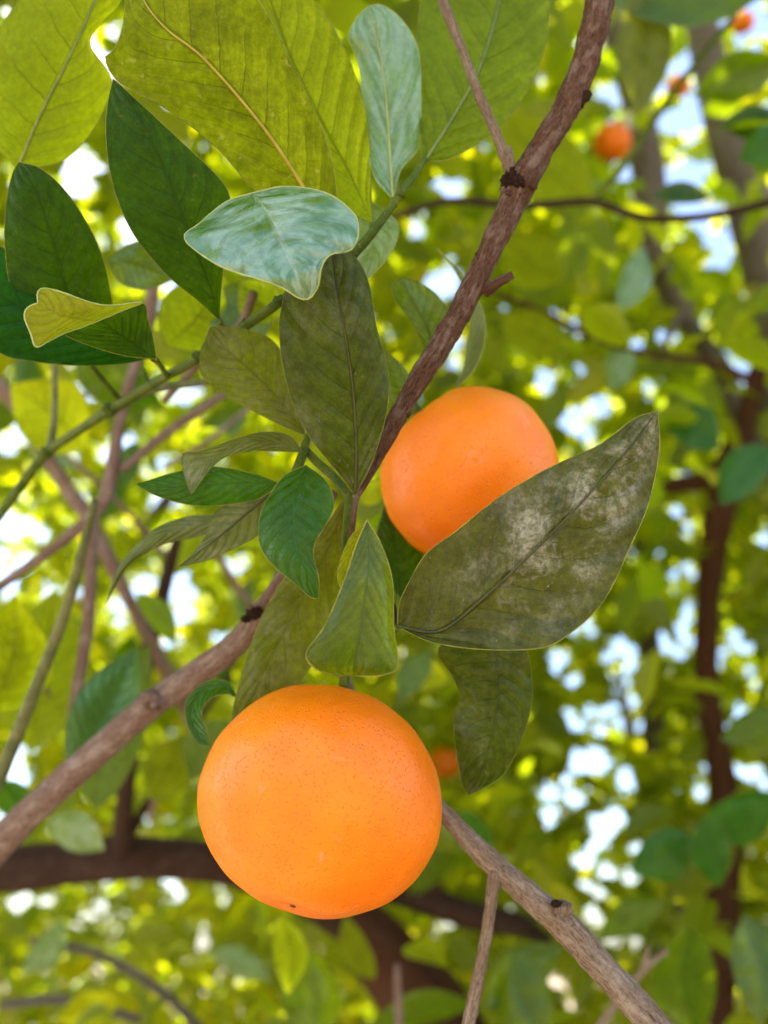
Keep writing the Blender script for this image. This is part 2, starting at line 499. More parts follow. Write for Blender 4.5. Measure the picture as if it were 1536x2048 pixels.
M['knot'] = bark_material('bark_knot', (0.022, 0.010, 0.006), (0.07, 0.03, 0.016), (0.2, 0.12, 0.07), 0.25)
M['stem'] = stem_material('green_stem', (0.04, 0.075, 0.005), (0.09, 0.12, 0.012))
M['stemgrey'] = stem_material('grey_green_stem', (0.08, 0.095, 0.03), (0.15, 0.15, 0.06), 0.6)
M['peel'] = peel_material('mandarin_peel')
M['calyx'] = stem_material('calyx_green', (0.14, 0.16, 0.04), (0.26, 0.25, 0.09), 0.6)
M['scar'] = plain_material('blossom_scar', (0.06, 0.015, 0.004), (0.16, 0.05, 0.01), 0.7, 800)
GREENS = [(0.05, 0.085, 0.003), (0.08, 0.125, 0.004), (0.11, 0.15, 0.004), (0.07, 0.12, 0.008), (0.15, 0.17, 0.005)]
TRANS = [(0.34, 0.45, 0.004), (0.55, 0.65, 0.004), (0.72, 0.75, 0.003), (0.45, 0.60, 0.006), (0.86, 0.80, 0.003)]
M['crown_leaf'] = crown_material('crown_leaf', True, GREENS, TRANS, 0.6)
M['crown_mass'] = crown_material('crown_foliage', False, GREENS, TRANS, 0.6)

# ------------------------------------------------------------------ ground
def ground():
    n = 40
    xs = np.concatenate([-np.geomspace(900, 1, n // 2), np.linspace(-0.9, 0.9, 3), np.geomspace(1, 900, n // 2)])
    V = [(x, y, 0.04 * mnoise.noise(Vector((x * 0.4, y * 0.4, 0))) if max(abs(x), abs(y)) < 60 else 0) for y in xs for x in xs]
    k = len(xs)
    Fc = [(j * k + i, j * k + i + 1, (j + 1) * k + i + 1, (j + 1) * k + i) for j in range(k - 1) for i in range(k - 1)]
    t = NT('orchard_soil')
    co = t.coords('Object')
    c = t.mix(t.ramp(t.noise(co, 1.3, 6, 0.65), 0.35, 0.65), (0.22, 0.16, 0.10), (0.36, 0.28, 0.19))
    c = t.mix(t.ramp(t.noise(co, 14, 5, 0.7), 0.55, 0.7, 0, 0.6), c, (0.10, 0.13, 0.03))
    m = t.done(t.principled(Base_Color=c, Roughness=0.95, Normal=t.bump(t.noise(co, 25, 6), 0.6, 0.03)))
    o = link('ground', mesh('ground', V, Fc), None, [m])
    o['kind'] = 'structure'
    o['label'] = 'dry pale soil of the orchard floor'
ground()

# ------------------------------------------------------------------ foreground leaves
def leaf(parent, mid, L, R, mat, rim='rim', bulge=0.10, wave=0.0, name='leaf', label=None, rib=None, ribr=0.0006,
         petiole=None, rimr=0.00012, nv=44, nu=8, under=False, wavef=3.0):
    """one blade: mid-line, left and right margin traced base to tip; margins carry a depth offset"""
    mid = np.asarray(mid, float)
    def edge(E):
        e = [(mid[0][0], mid[0][1], 0.0)] + [tuple(q) if len(q) == 3 else (q[0], q[1], 0.0) for q in E] + [(mid[-1][0], mid[-1][1], 0.0)]
        return resample(e, nv)
    m = resample(mid, nv)
    l, r = edge(L), edge(R)
    sd = random.uniform(0, 100)
    rows = []
    for i in range(nv):
        row = []
        v = i / (nv - 1)
        for j in range(-nu, nu + 1):
            s = abs(j) / nu
            e = l[i] if j < 0 else r[i]
            x = m[i, 0] + (e[0] - m[i, 0]) * s
            y = m[i, 1] + (e[1] - m[i, 1]) * s
            hw = math.hypot(e[0] - m[i, 0], e[1] - m[i, 1]) * m[i, 2] / F
            d = m[i, 2] + e[2] * s ** 1.5 - bulge * hw * (4 * s * (1 - s)) * 0.5
            if wave:
                d += wave * hw * s * s * mnoise.noise(Vector((v * wavef * 2.2, 3 if j < 0 else 9, sd)))
            row.append((x, y, d))
        rows.append(row)
    a = np.array(rows).reshape(-1, 3)
    W = Pn(a)
    w = 2 * nu + 1
    UV = [(j / (w - 1), i / (nv - 1)) for i in range(nv) for j in range(w)]
    g = W.reshape(nv, w, 3)
    nn = np.cross(g[:-1, 1:] - g[:-1, :-1], g[1:, :-1] - g[:-1, :-1])
    flip = bool(np.sum(nn * (CAM - g[:-1, :-1])) < 0) != under      # the upper side is the one turned to the camera unless told otherwise
    Fc, mi = [], []
    for i in range(nv - 1):
        for j in range(w - 1):
            f = (i * w + j, i * w + j + 1, (i + 1) * w + j + 1, (i + 1) * w + j)
            Fc.append(f if not flip else f[::-1])
            mi.append(0)
    V = W.tolist()
    # rounded margin
    loop = [i * w for i in range(nv)] + [(nv - 1) * w + j for j in range(1, w - 1)] + [i * w + w - 1 for i in range(nv - 1, -1, -1)]
    lp = W[loop]
    keep = [0]
    for i in range(1, len(lp)):
        if np.linalg.norm(lp[i] - lp[keep[-1]]) > 1e-5:
            keep.append(i)
    lp = lp[keep]
    rr = np.full(len(lp), rimr) * (0.8 + 0.4 * RNG.random(len(lp)))
    tv, tf_, tu = tube_geo(lp, rr, 5, cap=False)
    b = len(V)
    V += [list(x) for x in tv]
    UV += [(0.0, 0.5)] * len(tv)
    for f in tf_:
        Fc.append(tuple(q + b for q in f)); mi.append(1)
    org = W[nu]
    me = mesh(name, V, Fc, UV, origin=org, midx=mi)
    o = link(name, me, parent, [M[mat], M[rim]])
    pw = parent_world(parent)
    o.location = Vector(org) - pw
    if label:
        o['label'] = label
    if rib:
        k = nu
        c = W[[i * w + k for i in range(nv)]]
        vd = (CAM - c); vd /= np.linalg.norm(vd, axis=1)[:, None]
        rad = np.linspace(ribr, ribr * 0.22, nv)
        c = c + vd * (rad[:, None] * 0.35)
        tv, tf_, tu = tube_geo(c[:-1], rad[:-1], 7)
        link('midrib', mesh('midrib', tv, tf_, tu, origin=org), o, [M[rib]])
    if petiole:
        pts = resample([(mid[0][0], mid[0][1], mid[0][2], petiole[0][3] * 0.9 if len(petiole[0]) > 3 else 5)] +
                       [tuple(q) if len(q) == 4 else (*q, 5) for q in petiole], 12)
        w3 = Pn(pts[:, :3])
        tv, tf_, tu = tube_geo(w3, pts[:, 3] * pts[:, 2] / F, 8)
        link('petiole', mesh('petiole', tv, tf_, tu, origin=org), o, [M['stem']])
    return o

# ---- the brown fruiting branch
A = empty('fruiting_branch', P(722, 975, 0.222), 'brown woody branch slanting from the top edge down to the two large mandarins', 'branch')
tube_px('stem', [(1212, -60, .252, 30), (1200, 0, .250, 29), (1180, 90, .248, 27), (1143, 195, .245, 28), (1088, 290, .242, 26),
                 (1040, 375, .240, 29), (1010, 440, .238, 26), (980, 500, .236, 24), (940, 585, .234, 24), (885, 685, .231, 24),
                 (832, 768, .229, 21), (788, 848, .227, 18), (755, 915, .225, 13), (728, 968, .223, 8), (712, 1000, .222, 6),
                 (704, 1060, .224, 6), (690, 1150, .232, 8)],
        M['bark'], A, sides=36, lump=0.14, freq=170, step=260)
tw = tube_px('twig', [(1026, 350, .240, 13), (1012, 318, .2395, 12), (990, 262, .239, 10), (958, 190, .238, 9.5), (928, 110, .237, 9), (900, 40, .236, 10), (868, -40, .235, 9)],
        M['barkgrey'], A, sides=16, lump=0.16, freq=400, step=90, label='thin tan side twig rising from the dark knot')
tube_px('stub', [(1022, 345, .2385, 10), (1019, 318, .238, 9), (1015, 296, .238, 8)], M['barkgrey'], A, sides=12, lump=0.2, freq=500)
tube_px('stub', [(970, 580, .234, 15), (985, 572, .232, 12), (1002, 562, .231, 9), (1026, 549, .230, 8)], M['bark'], A, sides=14, lump=0.22, freq=450)
tube_px('bud', [(1150, 205, .2445, 18), (1166, 196, .2435, 13), (1182, 186, .243, 6)], M['knot'], A, sides=12, lump=0.3, freq=600)
def knot(parent, px, py, d, r, mat='knot', sx=1.0, sy=1.0, name='knot', seed=0):
    c = P(px, py, d)
    R = r * d / F
    V, Fc = [], []
    n, m = 18, 24
    for i in range(n + 1):
        for j in range(m):
            th, ph = math.pi * i / n, 2 * math.pi * j / m
            q = Vector((math.sin(th) * math.cos(ph) * sx, math.sin(th) * math.sin(ph), math.cos(th) * sy))
            k = 1 + 0.45 * mnoise.noise(q * 2.1 + Vector((seed, 0, 0))) + 0.35 * mnoise.noise(q * 4.5 + Vector((0, seed, 0)))
            V.append(c + np.array(q) * R * k)
    for i in range(n):
        for j in range(m):
            Fc.append((i * m + j, i * m + (j + 1) % m, (i + 1) * m + (j + 1) % m, (i + 1) * m + j))
    U = [(j / m, 0.2 + 2 * R * i / n) for i in range(n + 1) for j in range(m)]
    return link(name, mesh(name, V, Fc, U, origin=np.array(parent_world(parent))), parent, [M[mat]])
for kx, ky, kd, kr, km, ks in ((1022, 356, .2385, 17, 'knot', 3), (1016, 372, .238, 14, 'knot', 9), (1010, 360, .238, 9, 'knot', 15), (1006, 380, .237, 6, 'barkgrey', 25),
                               (1020, 394, .2375, 13, 'knot', 12), (1034, 342, .2372, 8, 'barkgrey', 5), (1026, 340, .237, 7, 'knot', 19), (1036, 366, .236, 13, 'knot', 29)):
    knot(A, kx, ky, kd, kr, km, seed=ks)
tube_px('twig', [(622, 860, .232, 6), (612, 885, .231, 8), (603, 915, .230, 10), (590, 945, .229, 10), (570, 968, .2285, 7)],
        M['stem'], A, sides=12, lump=0.06, label='short dark green shoot carrying a tuft of small leaves')
tube_px('twig', [(612, 900, .232, 8), (635, 925, .233, 9), (668, 955, .231, 9), (700, 995, .226, 9)], M['stem'], A, sides=12, lump=0.06)
tube_px('twig', [(698, 985, .226, 9), (694, 1040, .227, 8), (690, 1100, .229, 8), (700, 1200, .232, 8), (690, 1290, .231, 7), (686, 1375, .232, 8)],
        M['stem'], A, sides=12, lump=0.08)
tube_px('twig', [(705, 1180, .233, 8), (745, 1190, .229, 9), (782, 1210, .224, 9), (787, 1262, .2185, 7)], M['knot'], A, sides=12, lump=0.15)

leaf(A, [(710, 988, .222), (713, 900, .217), (706, 780, .213), (692, 680, .210), (676, 590, .211), (662, 500, .215), (655, 478, .217)],
     [(684, 955, -.001), (612, 862, -.001), (572, 760, 0), (559, 660, .002), (570, 585, .003), (595, 520, .003)],
     [(742, 930, -.001), (772, 830, 0), (776, 745, .003), (752, 650, .002), (737, 565, .004), (708, 512, .003)],
     'dusty', 'rimdark', bulge=.22, wave=.12, label='large dark dusty leaf hanging upright beside the branch, below the glossy curled one', rib='ribdark', ribr=.0005,
     petiole=[(712, 1000, .2225, 6)])
leaf(A, [(795, 1252, .2165), (880, 1262, .2125), (965, 1198, .2085), (1065, 1105, .2055), (1165, 1003, .2055), (1255, 900, .208), (1316, 822, .211)],
     [(800, 1205, .002), (818, 1165, .003), (852, 1108, .004), (905, 1068, .004), (1005, 990, .004), (1110, 930, .004), (1195, 892, .003), (1268, 838, .002)],
     [(828, 1270, -.001), (875, 1287, -.004), (965, 1299, -.005), (1075, 1297, -.004), (1130, 1274, -.003), (1205, 1205, -.002), (1262, 1090, -.001), (1296, 1010, 0), (1318, 905, .001)],
     'scurf', 'rim', bulge=-.12, wave=.14, label='broad leaf covered in grey-white scurf, lying across the upper mandarin', rib='ribdark', ribr=.0005,
     petiole=[(788, 1262, .218, 7)], rimr=.00016)
leaf(A, [(985, 1270, .230), (996, 1360, .227), (990, 1450, .226), (968, 1530, .227), (938, 1590, .230)],
     [(930, 1262, .002), (876, 1300, .003), (905, 1352, .003), (921, 1396, .004), (908, 1432, .003), (914, 1512, .003), (926, 1570, .002)],
     [(1030, 1262, .002), (1056, 1310, .004), (1064, 1390, .004), (1048, 1465, .003), (1010, 1545, .002), (962, 1578, .001)],
     'dusty', 'rimdark', bulge=-.10, wave=.35, wavef=5, label='wavy-edged leaf hanging under the scurfy one')
fl = leaf(A, [(734, 1040, .206), (737, 1120, .2005), (728, 1200, .197), (716, 1280, .196), (708, 1330, .1985), (706, 1351, .203)],
     [(714, 1086, -.0005), (690, 1158, -.001), (652, 1248, -.001), (614, 1304, .001), (628, 1334, .001), (668, 1349, .001)],
     [(764, 1094, .002), (785, 1165, .003), (787, 1250, .003), (795, 1328, .002), (784, 1344, .001), (750, 1352, .001)],
     'green', 'rim', bulge=.32, wave=.10, label='folded green leaf standing just above the lower mandarin', rimr=.00024)
leaf(fl, [(733, 1042, .2065), (708, 1092, .2075), (690, 1150, .2085), (700, 1188, .209)],
     [(698, 1078, .0), (676, 1140, .001), (680, 1175, .001)],
     [(722, 1092, -.0005), (706, 1150, -.0005), (704, 1178, 0)],
     'lime', 'rim', bulge=.2, name='folded_flap', nv=20, nu=4)
leaf(A, [(694, 985, .230), (664, 1080, .235), (602, 1205, .237), (542, 1315, .237), (494, 1425, .238), (470, 1490, .240)],
     [(650, 1052, .002), (562, 1165, .003), (510, 1268, .003), (477, 1372, .003), (463, 1440, .002)],
     [(706, 1040, .001), (694, 1130, .002), (645, 1290, .003), (588, 1380, .003), (515, 1460, .002)],
     'olive', 'rim', bulge=.15, wave=.12, label='long narrow olive leaf running behind the folded leaf down to the lower mandarin')
leaf(A, [(478, 1400, .244), (440, 1372, .247), (400, 1388, .250), (382, 1430, .250), (396, 1470, .247), (422, 1492, .244)],
     [(455, 1364, .0), (415, 1362, 0), (374, 1398, 0), (374, 1446, 0), (396, 1486, 0)],
     [(455, 1388, -.006), (420, 1398, -.008), (404, 1428, -.008), (412, 1455, -.006)],
     'bright', 'rimdark', bulge=.3, wave=.4, label='small curled-up leaf beside the lower mandarin', nv=30, nu=6)
leaf(A, [(610, 870, .231), (562, 802, .233), (503, 742, .234), (452, 697, .234), (420, 655, .235)],
     [(545, 842, .002), (455, 792, .003), (405, 752, .003), (401, 705, .002), (410, 680, .001)],
     [(604, 800, .001), (577, 732, .002), (546, 682, .002), (500, 661, .001), (450, 652, 0)],
     'olive', 'rim', bulge=.12, wave=.15, label='blunt yellowish olive leaf left of the large dark dusty leaf', petiole=[(616, 885, .231, 5)])
leaf(A, [(606, 905, .229), (552, 886, .228), (492, 884, .225), (442, 906, .221), (408, 932, .219), (383, 988, .218)],
     [(572, 903, .002), (505, 902, .002), (455, 912, .002), (424, 934, .001), (398, 968, 0)],
     [(580, 872, -.002), (530, 864, -.003), (470, 878, -.004), (402, 902, -.003), (365, 908, -.001), (370, 955, 0)],
     'grey', 'rimdark', bulge=.1, wave=.1, label='narrow leaf of the tuft with its pale tip twisted down', nv=34, nu=5)
leaf(A, [(562, 968, .228), (482, 966, .225), (402, 971, .223), (332, 974, .222), (272, 968, .222)],
     [(510, 1000, .001), (430, 1011, .002), (370, 1008, .002), (310, 990, .001)],
     [(502, 946, .001), (422, 933, .002), (352, 944, .002), (300, 960, .001)],
     'bright', 'rim', bulge=.2, wave=.08, label='dark green pointed leaf of the tuft, level, tip to the left', nv=34, nu=6)
leaf(A, [(546, 984, .230), (490, 1030, .231), (430, 1080, .231), (356, 1134, .231)],
     [(495, 996, .001), (435, 1020, .002), (412, 1068, .002), (385, 1108, .001)],
     [(542, 1030, .001), (522, 1066, .002), (470, 1096, .002), (412, 1121, .001)],
     'grey', 'rimdark', bulge=-.1, wave=.1, label='grey-green leaf of the tuft pointing down to the left', nv=34, nu=6, rib='ribdark', ribr=.0004)
leaf(A, [(612, 930, .225), (588, 1010, .216), (592, 1090, .211), (614, 1148, .209), (637, 1197, .209)],
     [(562, 958, .001), (521, 1030, .003), (521, 1092, .003), (548, 1132, .002), (590, 1167, .001), (620, 1194, 0)],
     [(652, 962, .002), (668, 1010, .005), (648, 1055, .001), (630, 1085, .001), (627, 1115, .001), (638, 1160, 0)],
     'bright', 'rim', bulge=.25, wave=.1, label='bright green glossy leaf of the tuft hanging with its tip curled', nv=40, nu=8)
leaf(A, [(470, 1042, .250), (375, 1052, .252), (312, 1078, .253), (262, 1118, .254), (231, 1160, .255), (212, 1208, .256)],
     [(400, 1072, .001), (335, 1086, .002), (287, 1110, .002), (250, 1140, .002)],
     [(400, 1030, .001), (325, 1050, .002), (272, 1092, .002), (237, 1135, .002)],
     'grey', 'rimdark', bulge=.1, label='thin arching leaf below the tuft, tip bent down to the left', nv=34, nu=5)
leaf(A, [(880, 735, .262), (853, 655, .258), (820, 592, .258), (802, 556, .259)],
     [(852, 700, .001), (822, 642, .002), (792, 602, .002), (785, 572, .001)],
     [(906, 650, .001), (876, 592, .002), (832, 562, .001)],
     'green', 'rimdark', bulge=-.2, label='rounded green leaf tucked behind the branch', nv=30, nu=6)
leaf(A, [(908, 780, .275), (935, 725, .272), (955, 650, .271), (935, 570, .273), (872, 496, .276)],
     [(926, 735, .003), (934, 680, .006), (940, 610, .006), (905, 535, .003)],
     [(944, 745, -.001), (968, 690, -.002), (965, 620, -.002), (920, 545, -.001)],
     'grey', 'rimpale', bulge=.1, label='pale leaf seen edge-on arching behind the branch', nv=30, nu=5)
leaf(A, [(828, 830, .262), (812, 780, .262), (790, 735, .262), (770, 700, .262)],
     [(790, 815, .001), (768, 760, .001)], [(830, 780, .001), (808, 735, .001)],
     'green', 'rimdark', bulge=.1, label='small green leaf glimpsed between branch and large dusty leaf', nv=24, nu=5)
leaf(A, [(800, 1195, .262), (795, 1130, .268), (785, 1060, .272), (772, 1000, .276)],
     [(765, 1150, .002), (752, 1080, .002)], [(850, 1150, .002), (825, 1060, .002)],
     'dark', 'rimdark', bulge=.1, label='dark leaf in the gap below the upper mandarin', nv=24, nu=5)

for kx, ky, kd, kr, ks in ((1168, 128, .2455, 9, 41), (1098, 262, .2405, 8, 43), (1062, 372, .2365, 9, 44), (962, 508, .234, 8, 46), (925, 640, .2315, 9, 47), (868, 692, .229, 7, 48), (838, 745, .2285, 8, 49), (812, 830, .2265, 7, 50)):
    knot(A, kx, ky, kd, kr, 'bark', sx=1.4, sy=0.8, name='bud', seed=ks)

# ---- the green leafy shoot on the left and at the top
B = empty('leafy_shoot', P(400, 718, .262), 'green leafy shoot running from the left edge up to the big backlit leaves', 'shoot')
tube_px('stem', [(-60, 1100, .345, 8), (0, 1030, .34, 9), (50, 960, .335, 9), (92, 908, .33, 9), (150, 866, .318, 9), (220, 820, .300, 10),
                 (310, 765, .28, 10), (400, 715, .258, 9), (520, 632, .245, 10), (620, 562, .238, 10), (705, 508, .233, 10),
                 (760, 445, .232, 9), (800, 388, .233, 8), (828, 352, .236, 7), (850, 318, .240, 6)],
        M['stem'], B, sides=14, lump=0.06, step=130)
tube_px('twig', [(212, 832, .306, 8), (262, 800, .302, 8), (320, 776, .298, 8), (412, 764, .290, 7), (470, 762, .288, 5)], M['stemgrey'], B, sides=10, lump=0.06)
tube_px('twig', [(98, 900, .332, 8), (106, 862, .334, 7), (110, 800, .337, 6), (108, 700, .34, 6)], M['stemgrey'], B, sides=10, lump=0.06)
tube_px('twig', [(800, 392, .2325, 6), (796, 376, .232, 5), (801, 364, .2318, 2)], M['stem'], B, sides=8)
leaf(B, [(36, 338, .262), (82, 228, .257), (142, 108, .254), (190, 0, .254), (214, -70, .256), (226, -150, .259)],
     [(-45, 250, .003), (-60, 130, .003), (-10, 70, .003), (36, 0, .003), (90, -70, .002)],
     [(125, 322, .002), (185, 262, .003), (216, 200, .003), (221, 150, .003), (180, 88, .003), (204, 46, .003), (241, 5, .003), (252, -70, .002)],
     'lime', 'rim', bulge=.12, wave=.1, label='large backlit lime leaf in the top left corner', nv=50, nu=10, petiole=[(30, 370, .27, 6), (20, 430, .30, 6)], rib='ribgreen', ribr=.0006)
leaf(B, [(650, 452, .232), (605, 372, .229), (545, 280, .226), (482, 200, .224), (402, 112, .222), (335, 60, .222), (290, 5, .223), (262, -70, .226)],
     [(570, 440, .001), (498, 370, .002), (430, 292, .003), (330, 216, .003), (240, 166, .003), (210, 118, .003), (228, 100, .003), (246, 50, .003), (252, -10, .002)],
     [(672, 405, .001), (660, 310, .002), (626, 212, .003), (575, 112, .003), (522, 10, .003), (430, -80, .003), (330, -100, .002)],
     'yellow', 'rim', bulge=-.14, wave=.1, label='largest leaf, yellow-green with a raised midrib, top centre left', nv=56, nu=12, rib='rib', ribr=.00065,
     petiole=[(690, 500, .234, 8)])
leaf(B, [(745, 448, .243), (702, 352, .243), (646, 250, .242), (592, 142, .241), (550, 30, .242), (525, -60, .244)],
     [(680, 410, .001), (618, 325, .002), (560, 200, .003), (500, 60, .002)],
     [(742, 395, .001), (739, 282, .003), (723, 190, .003), (684, 88, .003), (622, -5, .002)],
     'lime', 'rim', bulge=-.1, wave=.08, label='yellow-green leaf half hidden behind the largest leaf', nv=44, nu=10, petiole=[(742, 466, .2335, 6)])
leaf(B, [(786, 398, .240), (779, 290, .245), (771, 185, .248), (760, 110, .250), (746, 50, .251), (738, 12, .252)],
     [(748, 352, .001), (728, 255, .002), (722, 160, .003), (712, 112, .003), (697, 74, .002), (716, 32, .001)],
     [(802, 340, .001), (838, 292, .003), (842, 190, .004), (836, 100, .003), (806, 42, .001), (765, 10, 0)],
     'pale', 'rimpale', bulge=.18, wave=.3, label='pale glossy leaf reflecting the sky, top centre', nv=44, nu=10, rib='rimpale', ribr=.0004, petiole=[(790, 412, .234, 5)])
leaf(B, [(849, 324, .241), (905, 236, .252), (962, 130, .262), (1000, 0, .270), (1012, -70, .274), (1015, -150, .278)],
     [(838, 262, .001), (833, 150, .003), (842, 0, .004), (880, -100, .003)],
     [(900, 318, -.002), (985, 266, -.002), (1050, 190, .001), (1090, 92, .003), (1098, 0, .003), (1080, -90, .002)],
     'midgreen', 'rim', bulge=.12, wave=.12, label='broad mid-green leaf behind the thin tan twig', nv=50, nu=10, rib='ribgreen', ribr=.0005)
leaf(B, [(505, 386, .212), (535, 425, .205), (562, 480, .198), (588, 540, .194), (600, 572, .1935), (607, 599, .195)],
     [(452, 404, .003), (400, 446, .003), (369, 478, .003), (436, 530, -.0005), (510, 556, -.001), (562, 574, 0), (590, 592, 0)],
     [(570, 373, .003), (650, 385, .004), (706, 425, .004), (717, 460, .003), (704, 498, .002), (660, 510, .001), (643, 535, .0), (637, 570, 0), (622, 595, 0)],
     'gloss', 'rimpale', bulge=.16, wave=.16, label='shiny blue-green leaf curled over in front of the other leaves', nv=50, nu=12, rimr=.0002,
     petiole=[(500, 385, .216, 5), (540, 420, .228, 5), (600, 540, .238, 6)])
leaf(B, [(440, 642, .232), (416, 562, .222), (368, 442, .214), (330, 342, .211), (292, 258, .210), (252, 190, .211), (227, 158, .212)],
     [(398, 602, .002), (332, 548, .003), (266, 466, .003), (226, 370, .003), (212, 270, .003), (217, 200, .002)],
     [(440, 600, .002), (448, 520, .003), (460, 425, .003), (446, 366, .003), (350, 272, .003), (282, 208, .001)],
     'dark', 'rimdark', bulge=-.12, wave=.1, label='long dark green pointed leaf left of the largest leaf', nv=50, nu=10,
     petiole=[(446, 662, .245, 6), (450, 690, .252, 6)])
leaf(B, [(165, 705, .248), (140, 600, .235), (106, 482, .226), (76, 392, .222), (52, 345, .222), (38, 324, .224)],
     [(70, 660, .003), (24, 580, .003), (10, 492, .003), (12, 415, .002), (24, 350, .001)],
     [(226, 665, .003), (222, 592, .003), (196, 490, .003), (142, 396, .002), (86, 340, .001)],
     'dark', 'rim', bulge=.16, wave=.1, label='dark green leaf with a small hooked tip near the left edge', nv=44, nu=10, petiole=[(190, 740, .275, 6), (240, 800, .296, 6)])
fd = leaf(B, [(313, 718, .226), (270, 690, .224), (232, 664, .219), (200, 640, .211)],
     [(306, 678, .001), (296, 640, .001), (286, 607, .0), (245, 622, 0)],
     [(252, 712, .001), (182, 692, .001), (128, 667, .0), (165, 654, 0)],
     'dark', 'rim', bulge=.1, wave=.05, label='leaf with its yellow underside folded over towards the viewer', nv=36, nu=8,
     petiole=[(330, 745, .262, 5), (335, 755, .276, 6)])
leaf(fd, [(200, 640, .2095), (172, 640, .205), (122, 628, .200), (76, 606, .198)],
     [(245, 621, .001), (284, 604, .002), (205, 610, .0), (116, 582, 0), (84, 577, 0), (75, 588, 0)],
     [(165, 654, .001), (128, 667, .001), (98, 682, 0), (72, 694, 0), (62, 668, 0), (49, 634, 0), (56, 615, 0)],
     'fold', 'rimpale', bulge=.1, wave=.08, name='folded_tip', nv=44, nu=8, rimr=.00022, under=True)
leaf(B, [(302, 716, .240), (205, 692, .234), (102, 652, .232), (0, 592, .232), (-70, 540, .233), (-130, 500, .235)],
     [(242, 728, .001), (152, 731, .002), (62, 722, .002), (0, 706, .002), (-90, 640, .002)],
     [(262, 655, .002), (182, 598, .003), (82, 540, .003), (15, 500, .003), (-60, 470, .002)],
     'deep', 'rimdark', bulge=.14, wave=.12, label='deep green leaf under the folded one at the left edge', nv=44, nu=10, petiole=[(325, 735, .265, 5)])
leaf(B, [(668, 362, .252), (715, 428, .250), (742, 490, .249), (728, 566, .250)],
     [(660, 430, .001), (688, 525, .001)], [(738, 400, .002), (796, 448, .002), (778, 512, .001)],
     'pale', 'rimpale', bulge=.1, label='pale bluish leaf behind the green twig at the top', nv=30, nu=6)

for kx, ky, kd, kr, ks in ((220, 818, .2985, 13, 61), (398, 712, .2565, 11, 62), (706, 506, .2325, 11, 63), (800, 388, .2325, 9, 64), (560, 600, .2405, 10, 65), (92, 906, .3285, 12, 66)):
    knot(B, kx, ky, kd, kr, 'stem', sx=1.2, sy=0.9, name='node', seed=ks)
for pts in ([(300, 772, .282, 5), (292, 755, .281, 4), (286, 736, .280, 1.5)], [(470, 668, .249, 5), (478, 652, .248, 4), (490, 636, .247, 1.2)], [(655, 540, .2355, 5), (650, 525, .235, 3.5), (640, 506, .2345, 1.2)]):
    tube_px('thorn', pts, M['stem'], B, sides=8, lump=0)

# ---- branch from the lower left corner
Cc = empty('side_branch', P(300, 1410, .29), 'smooth pinkish brown branch rising from the lower left corner behind the leaves', 'branch')
tube_px('stem', [(-90, 1760, .335, 38), (-20, 1705, .33, 34), (50, 1635, .325, 31), (120, 1570, .318, 30), (200, 1498, .31, 29), (300, 1412, .30, 28),
                 (400, 1342, .288, 27), (470, 1290, .276, 25), (525, 1215, .262, 17), (560, 1160, .256, 14), (620, 1065, .25, 12), (668, 985, .245, 10)],
        M['barkpink'], Cc, sides=22, lump=0.06, freq=120, step=130)
knot(Cc, 508, 1226, .258, 12, 'knot', sx=1.3, seed=21)
knot(Cc, 492, 1238, .2615, 7, 'knot', sx=1.6, seed=27)
knot(Cc, 500, 1214, .2575, 6, 'barkpink', seed=24)
knot(Cc, 305, 1400, .292, 24, 'barkpink', sx=1.1, sy=0.8, seed=14)
# ---- branch towards the lower right corner
D = empty('side_branch', P(1060, 1790, .236), 'rough grey-tan branch running from behind the lower mandarin to the bottom right', 'branch')
tube_px('stem', [(690, 1350, .262, 9), (720, 1430, .268, 12), (800, 1540, .262, 15), (880, 1618, .248, 17), (960, 1702, .242, 22), (1055, 1788, .237, 26), (1125, 1848, .234, 29),
                 (1200, 1930, .231, 29), (1290, 2030, .228, 31), (1370, 2120, .226, 33)],
        M['barkgrey'], D, sides=26, lump=0.10, freq=300, step=150)
tube_px('twig', [(992, 1742, .238, 13), (986, 1772, .237, 13), (978, 1835, .236, 12), (962, 1930, .235, 12), (945, 2010, .234, 13), (925, 2110, .233, 13)],
        M['barkgrey'], D, sides=14, lump=0.14, freq=400, step=70, label='thin tan twig dropping from the rough branch to the bottom edge')
knot(D, 1122, 1818, .232, 17, 'barkgrey', sx=1.2, sy=0.9, seed=31)
knot(D, 1134, 1812, .231, 8, 'barkgrey', seed=35)
knot(D, 1112, 1808, .231, 7, 'knot', sx=1.5, seed=38)

